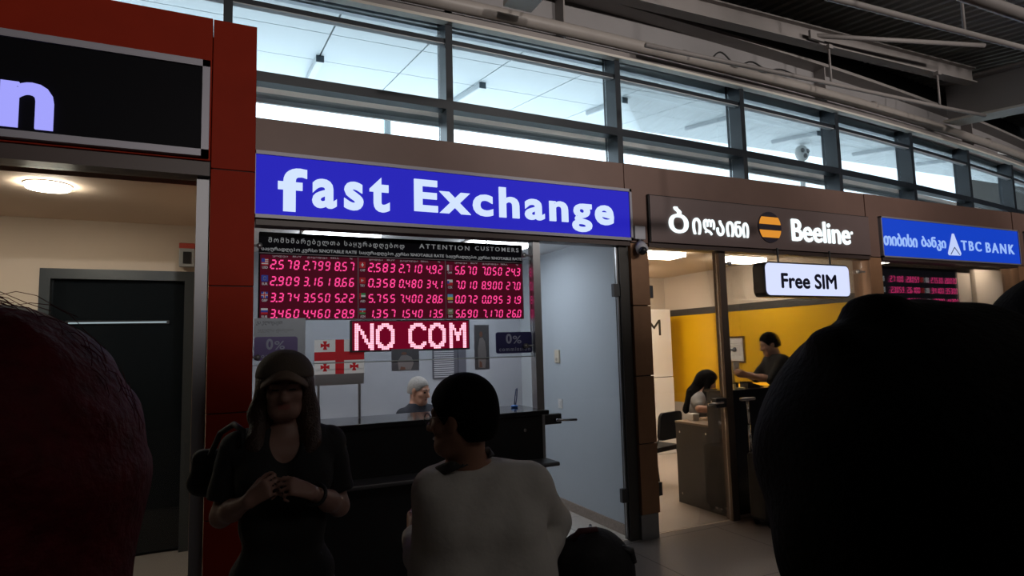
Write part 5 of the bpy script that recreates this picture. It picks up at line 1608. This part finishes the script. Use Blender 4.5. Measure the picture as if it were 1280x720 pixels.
# ---- red haired woman close to the viewer at the left
f, r = frame((0.30, 1.0))
o = np.array((-0.165, 0.625, 0.0))
L = lambda x, y, z: tuple(o + r * x + f * y + np.array((0, 0, z)))
def plain_stand(o, L, f, r, zt, s, headfw):
    J = dict(root=tuple(o), s=s, shL=L(-0.165, -0.02, zt - 0.30), shR=L(0.165, -0.02, zt - 0.30), chest=L(0, -0.02, zt - 0.41), waist=L(0, -0.01, zt - 0.58), pelvis=L(0, 0, zt - 0.76), neck=L(0, -0.02, zt - 0.245), head=L(0, 0.0, zt - 0.125), head_M=rotm(headfw),
             elL=L(-0.205, -0.03, zt - 0.60), wrL=L(-0.20, 0.06, zt - 0.84), elR=L(0.205, -0.03, zt - 0.60), wrR=L(0.20, 0.06, zt - 0.84))
    J['handL'] = ((0, 0, -1), tuple(r), 1, 0.35)
    J['handR'] = ((0, 0, -1), tuple(-r), -1, 0.35)
    stand_legs(J, o, f, r, zt - 0.76)
    return J
def plain_dress(root, g, J, L, zt, top, trou):
    link('jacket', sdf_mesh('jacket', inflate(g['torso'] + g['neck'][1:] + g['uarmL'] + g['uarmR'] + g['farmL'] + g['farmR'], 0.016), 0.009, (), [(L(0, 0, zt - 0.90), (0, 0, -1)), (L(0, 0, zt - 0.20), (0, 0, 1))], (0.003, 28)), top, root)
    link('trousers', sdf_mesh('trousers', inflate(g['legL'] + g['legR'] + [g['torso'][-1]], 0.013), 0.011, (), [(L(0, 0, zt - 0.70), (0, 0, 1)), (L(0, 0, 0.06), (0, 0, -1))]), trou, root)
    for q in 'LR':
        link('shoe', sdf_mesh('shoe', inflate(g['foot' + q], 0.008), 0.009, (), [(L(0, 0, 0.004), (0, 0, -1))]), BSH, root)
J = plain_stand(o, L, f, r, 1.638, 1.0, tuple(f))
root, g = person('person', 'woman with long dark red hair seen from behind, closest to the viewer at far left', J, 0.009, female=True)
BLK = mat('black_jacket', (0.003, 0.003, 0.0035), 0.9, spec=0.05)
plain_dress(root, g, J, L, 1.638, BLK, mat('black_trousers', (0.008, 0.008, 0.009), 0.85))
HP, M = g['HP'], g['M']
RDH = mat('dark_red_hair', (0.065, 0.0028, 0.0055), 0.6, noise=0.6, nscale=70, bump=0.3, bscale=120, spec=0.12)
hp_ = [E_(HP(0, -0.018, 0.02), (0.108, 0.116, 0.113), M, 0.03), C_(HP(-0.05, -0.02, -0.02), HP(-0.06, -0.04, -0.17), 0.066, 0.060, 0.05), C_(HP(0.05, -0.02, -0.02), HP(0.06, -0.04, -0.17), 0.066, 0.060, 0.05),
       C_(HP(0, -0.06, 0.0), HP(0, -0.085, -0.2), 0.085, 0.075, 0.05), C_(HP(-0.055, -0.05, -0.17), HP(-0.05, -0.07, -0.33), 0.058, 0.03, 0.04), C_(HP(0.055, -0.05, -0.17), HP(0.05, -0.07, -0.33), 0.058, 0.03, 0.04), C_(HP(0, -0.085, -0.2), HP(0, -0.095, -0.36), 0.07, 0.03, 0.04)]
hr = link('hair', sdf_mesh('hair', hp_, 0.005, [E_(HP(0, 0.10, -0.03), (0.065, 0.085, 0.10), M)], (), (0.0025, 90)), RDH, root)
mb = MB()
random.seed(7)
for k in range(90):
    a = random.uniform(-0.5, PI + 0.5)
    b = random.uniform(-0.4, 0.4)
    x, z = 0.104 * math.cos(a), 0.020 + 0.110 * math.sin(a)
    y = -0.018 + 0.05 * b
    dx, dz = -math.sin(a), math.cos(a)
    if random.random() < 0.5:
        dx, dz = -dx, -dz
    ln = random.uniform(0.03, 0.08)
    lift = random.uniform(0.002, 0.016)
    pts = []
    for q in range(6):
        u = q / 5
        pts.append(HP(x + dx * ln * u - x * 3.2 * ln * u * u + math.cos(a) * lift * math.sin(PI * min(u, 0.8)), y, z + dz * ln * u - (z - 0.02) * 3.2 * ln * u * u + math.sin(a) * lift * math.sin(PI * min(u, 0.8))))
    mb.tube(pts, 0.00028, 4)
mb.build('flyaway_strands', RDH, hr, True)

# ---- dark haired person close to the viewer at the right
f, r = frame((0.25, 1.0))
o = np.array((0.505, 0.315, 0.0))
L = lambda x, y, z: tuple(o + r * x + f * y + np.array((0, 0, z)))
J = plain_stand(o, L, f, r, 1.622, 1.0, tuple(f))
root, g = person('person', 'person with bushy black hair seen from behind, filling the right foreground', J, 0.009)
plain_dress(root, g, J, L, 1.622, BLK, mat('black_trousers', (0.008, 0.008, 0.009), 0.85))
HP, M = g['HP'], g['M']
hp_ = [E_(HP(0, -0.012, 0.0), (0.127, 0.128, 0.132), M, 0.03), C_(HP(-0.065, -0.03, -0.04), HP(-0.075, -0.03, -0.2), 0.055, 0.05, 0.05), C_(HP(0.065, -0.03, -0.04), HP(0.075, -0.03, -0.2), 0.055, 0.05, 0.05), C_(HP(0, -0.06, -0.05), HP(0, -0.07, -0.22), 0.08, 0.07, 0.05),
       E_(HP(-0.082, -0.02, 0.098), (0.018, 0.03, 0.014), M, 0.012), E_(HP(-0.048, -0.02, 0.124), (0.014, 0.03, 0.010), M, 0.012)]
link('hair', sdf_mesh('hair', hp_, 0.006, [E_(HP(0, 0.11, -0.03), (0.066, 0.08, 0.10), M)], (), (0.003, 60)), BKH, root)

f, r = frame((0.30, 1.0))
o = np.array((1.005, 0.40, 0.0))
L = lambda x, y, z: tuple(o + r * x + f * y + np.array((0, 0, z)))
J = plain_stand(o, L, f, r, 1.68, 1.0, tuple(f))
root, g = person('person', 'person with dark hair mostly cut off by the right edge of the photograph', J, 0.010)
plain_dress(root, g, J, L, 1.68, BLK, mat('black_trousers', (0.008, 0.008, 0.009), 0.85))
HP, M = g['HP'], g['M']
link('hair', sdf_mesh('hair', [E_(HP(0, -0.012, 0.015), (0.118, 0.122, 0.120), M, 0.03), C_(HP(0, -0.05, -0.03), HP(0, -0.06, -0.12), 0.085, 0.07, 0.05)], 0.007, [E_(HP(0, 0.105, -0.03), (0.066, 0.08, 0.10), M)], (), (0.002, 60)), BKH, root)

# ---- grey haired clerk behind the counter
f, r = frame((0.55, -0.85))
o = np.array((1.57, 5.28, 0.0))
L = lambda x, y, z: tuple(o + r * x + f * y + np.array((0, 0, z)))
def seated(o, L, f, r, zh, seat, s, headfw):
    J = dict(root=tuple(o), s=s, shL=L(-0.17, 0.0, zh - 0.20), shR=L(0.17, 0.0, zh - 0.20), chest=L(0, 0.0, zh - 0.31), waist=L(0, -0.02, zh - 0.48), pelvis=L(0, -0.03, max(seat + 0.10, zh - 0.66)), neck=L(0, 0.0, zh - 0.135), head=L(0, 0.03, zh), head_M=rotm(headfw),
             elL=L(-0.22, 0.08, zh - 0.45), wrL=L(-0.12, 0.30, zh - 0.43), elR=L(0.22, 0.08, zh - 0.45), wrR=L(0.12, 0.30, zh - 0.43))
    J['handL'] = (tuple(f + r * 0.2), (0, 0, -1), 1, 0.4)
    J['handR'] = (tuple(f - r * 0.2), (0, 0, -1), -1, 0.4)
    for q, sg in (('L', -1), ('R', 1)):
        J['hip' + q] = L(sg * 0.09, 0.0, seat + 0.085)
        J['kn' + q] = L(sg * 0.12, 0.40, seat + 0.07)
        J['an' + q] = L(sg * 0.12, 0.38, 0.085 + o[2])
    return J
J = seated(o, L, f, r, 1.232, 0.48, 0.98, tuple(f + np.array((0.15, 0, -0.22))))
root, g = person('person', 'grey haired clerk in a dark shirt sitting behind the black exchange counter', J, 0.007, skin=mat('skin_clerk', (0.56, 0.30, 0.21), 0.5, noise=0.05, nscale=30), brow=mat('grey_brow', (0.12, 0.10, 0.09), 0.8))
NAVY = mat('navy_shirt', (0.012, 0.014, 0.025), 0.8)
link('shirt', sdf_mesh('shirt', inflate(g['torso'] + g['neck'][1:] + g['uarmL'] + g['uarmR'] + g['farmL'] + g['farmR'], 0.014), 0.009, (), [(L(0, 0, 1.128), (0, 0.0, 1)), (L(0, 0, 0.55), (0, 0, -1))], (0.003, 30)), NAVY, root)
link('trousers', sdf_mesh('trousers', inflate(g['legL'] + g['legR'] + [g['torso'][-1]], 0.012), 0.011, (), [(L(0, 0, 0.05), (0, 0, -1)), (L(0, 0, 0.68), (0, 0, 1))]), TROU, root)
for q in 'LR':
    link('shoe', sdf_mesh('shoe', inflate(g['foot' + q], 0.008), 0.009, (), [(L(0, 0, 0.006), (0, 0, -1))]), BSH, root)
hair_short(g, root, mat('grey_hair', (0.34, 0.33, 0.32), 0.8, noise=0.35, nscale=60, bump=0.6, bscale=120), 0.0045, 0.004, -0.035)
def stool(x, y, z, lab):
    t = thing('office_stool', lab, 'stool', (x, y, 0.004))
    n = 24
    MB().tube([(x, y, z - 0.06), (x, y, z - 0.005)], 0.19, 24).build('seat', mat('black_fabric', (0.012, 0.012, 0.014), 0.9), t, False)
    MB().tube([(x, y, 0.06), (x, y, z - 0.06)], 0.025, 12).build('column', CHROME, t, True)
    for k in range(5):
        a = 2 * PI * k / 5
        MB().tube([(x, y, 0.075), (x + 0.24 * math.cos(a), y + 0.24 * math.sin(a), 0.045)], 0.016, 8).build('leg', RUBBER, t, True)
        MB().ball((x + 0.24 * math.cos(a), y + 0.24 * math.sin(a), 0.028), 0.024).build('castor', RUBBER, t, True)
stool(1.57, 5.28, 0.47, 'black office stool under the grey haired clerk')

# ---- woman seated in the phone shop
f, r = frame((0.62, -0.75))
o = np.array((4.83, 5.36, 0.004))
L = lambda x, y, z: tuple(o + r * x + f * y + np.array((0, 0, z)))
J = seated(o, L, f, r, 1.16, 0.48, 0.92, tuple(f + r * -0.1 + np.array((0, 0, -0.55))))
J['head'] = L(-0.01, 0.10, 1.155)
J['neck'] = L(0, 0.03, 1.03)
J['elR'] = L(0.26, 0.03, 0.875); J['wrR'] = L(0.15, 0.26, 0.86)
J['elL'] = L(-0.22, 0.10, 0.83); J['wrL'] = L(-0.10, 0.30, 0.855)
root, g = person('person', 'seated woman with long black hair in a grey tee, bent over the low desk', J, 0.0075, female=True)
GT = mat('grey_tee', (0.26, 0.26, 0.27), 0.85)
link('t_shirt', sdf_mesh('t_shirt', inflate(g['torso'] + g['neck'][1:], 0.014) + [C_(J['sh' + q], np.array(J['sh' + q]) * 0.5 + np.array(J['el' + q]) * 0.5, 0.062, 0.058) for q in 'LR'], 0.008, (), [(L(0, 0, 1.045), (0, 0, 1)), (L(0, 0, 0.52), (0, 0, -1))], (0.003, 34)), GT, root)
link('trousers', sdf_mesh('trousers', inflate(g['legL'] + g['legR'] + [g['torso'][-1]], 0.012), 0.011, (), [(L(0, 0, 0.05), (0, 0, -1)), (L(0, 0, 0.66), (0, 0, 1))]), TROU, root)
for q in 'LR':
    link('shoe', sdf_mesh('shoe', inflate(g['foot' + q], 0.008), 0.009, (), [(L(0, 0, 0.003), (0, 0, -1))]), BSH, root)
HP, M = g['HP'], g['M']
hp_ = [E_(HP(0, -0.016, 0.03), (0.090, 0.106, 0.098), M, 0.02)]
hp_ += [C_(HP(0, -0.07, -0.01), L(0, -0.06, 1.02), 0.075, 0.07, 0.04), C_(L(0.03, -0.06, 1.02), L(0.10, -0.14, 0.84), 0.075, 0.035, 0.04)]
for q in (-1, 1):
    hp_ += [C_(HP(q * 0.070, 0.02, 0.0), HP(q * 0.085, 0.03, -0.12), 0.028, 0.03, 0.03), C_(HP(q * 0.085, 0.03, -0.12), L(q * 0.11, 0.10, 0.93), 0.03, 0.018, 0.03)]
link('hair', sdf_mesh('hair', hp_, 0.006, [E_(HP(0, 0.09, -0.03), (0.06, 0.08, 0.10), M)], (), (0.003, 60)), BKH, root)
stool(4.83, 5.36, 0.47, 'black office stool under the woman with long black hair')

# ---- man in black standing at the high desk
f, r = frame((-0.85, 0.42))
o = np.array((5.34, 4.66, 0.004))
L = lambda x, y, z: tuple(o + r * x + f * y + np.array((0, 0, z)))
J = dict(root=tuple(o), s=0.98, shL=L(-0.17, 0.05, 1.37), shR=L(0.17, 0.05, 1.37), chest=L(0, 0.02, 1.25), waist=L(0, 0, 1.08), pelvis=L(0, -0.03, 0.90), neck=L(0, 0.07, 1.425), head=L(0, 0.12, 1.545), head_M=rotm(tuple(f + np.array((0, 0, -0.30)))),
         elL=L(-0.20, 0.20, 1.19), wrL=L(-0.10, 0.39, 1.23), elR=L(0.20, 0.20, 1.19), wrR=L(0.08, 0.38, 1.24))
J['handL'] = (tuple(f + r * 0.3 + np.array((0, 0, 0.4))), tuple(r + np.array((0, 0, 0.3))), 1, 0.6)
J['handR'] = (tuple(f - r * 0.3 + np.array((0, 0, 0.4))), tuple(-r + np.array((0, 0, 0.3))), -1, 0.6)
stand_legs(J, o, f, r, 0.90)
root, g = person('person', 'man in a black tee leaning over the high desk of the phone shop', J, 0.0075)
link('t_shirt', sdf_mesh('t_shirt', inflate(g['torso'] + g['neck'][1:] + g['uarmL'] + g['uarmR'], 0.016), 0.009, (), [(L(0, 0, 1.445), (0, 0, 1)), (L(0, 0, 0.84), (0, 0, -1))], (0.003, 30)), mat('black_tee2', (0.008, 0.008, 0.009), 0.85), root)
link('trousers', sdf_mesh('trousers', inflate(g['legL'] + g['legR'] + [g['torso'][-1]], 0.013), 0.011, (), [(L(0, 0, 0.06), (0, 0, -1)), (L(0, 0, 0.97), (0, 0, 1))]), TROU, root)
for q in 'LR':
    link('shoe', sdf_mesh('shoe', inflate(g['foot' + q], 0.008), 0.009, (), [(L(0, 0, 0.003), (0, 0, -1))]), BSH, root)
hair_short(g, root, BKH, 0.006, 0.011, -0.05)
hn = L(0.0, 0.47, 1.30)
t = thing('folded_leaflet', 'small white leaflet held by the man in the black tee', 'leaflet', hn)
MB().box(hn[0] - 0.05, hn[0] + 0.03, hn[1] - 0.004, hn[1] + 0.004, hn[2] - 0.02, hn[2] + 0.07).build('sheet', PAPER, t)
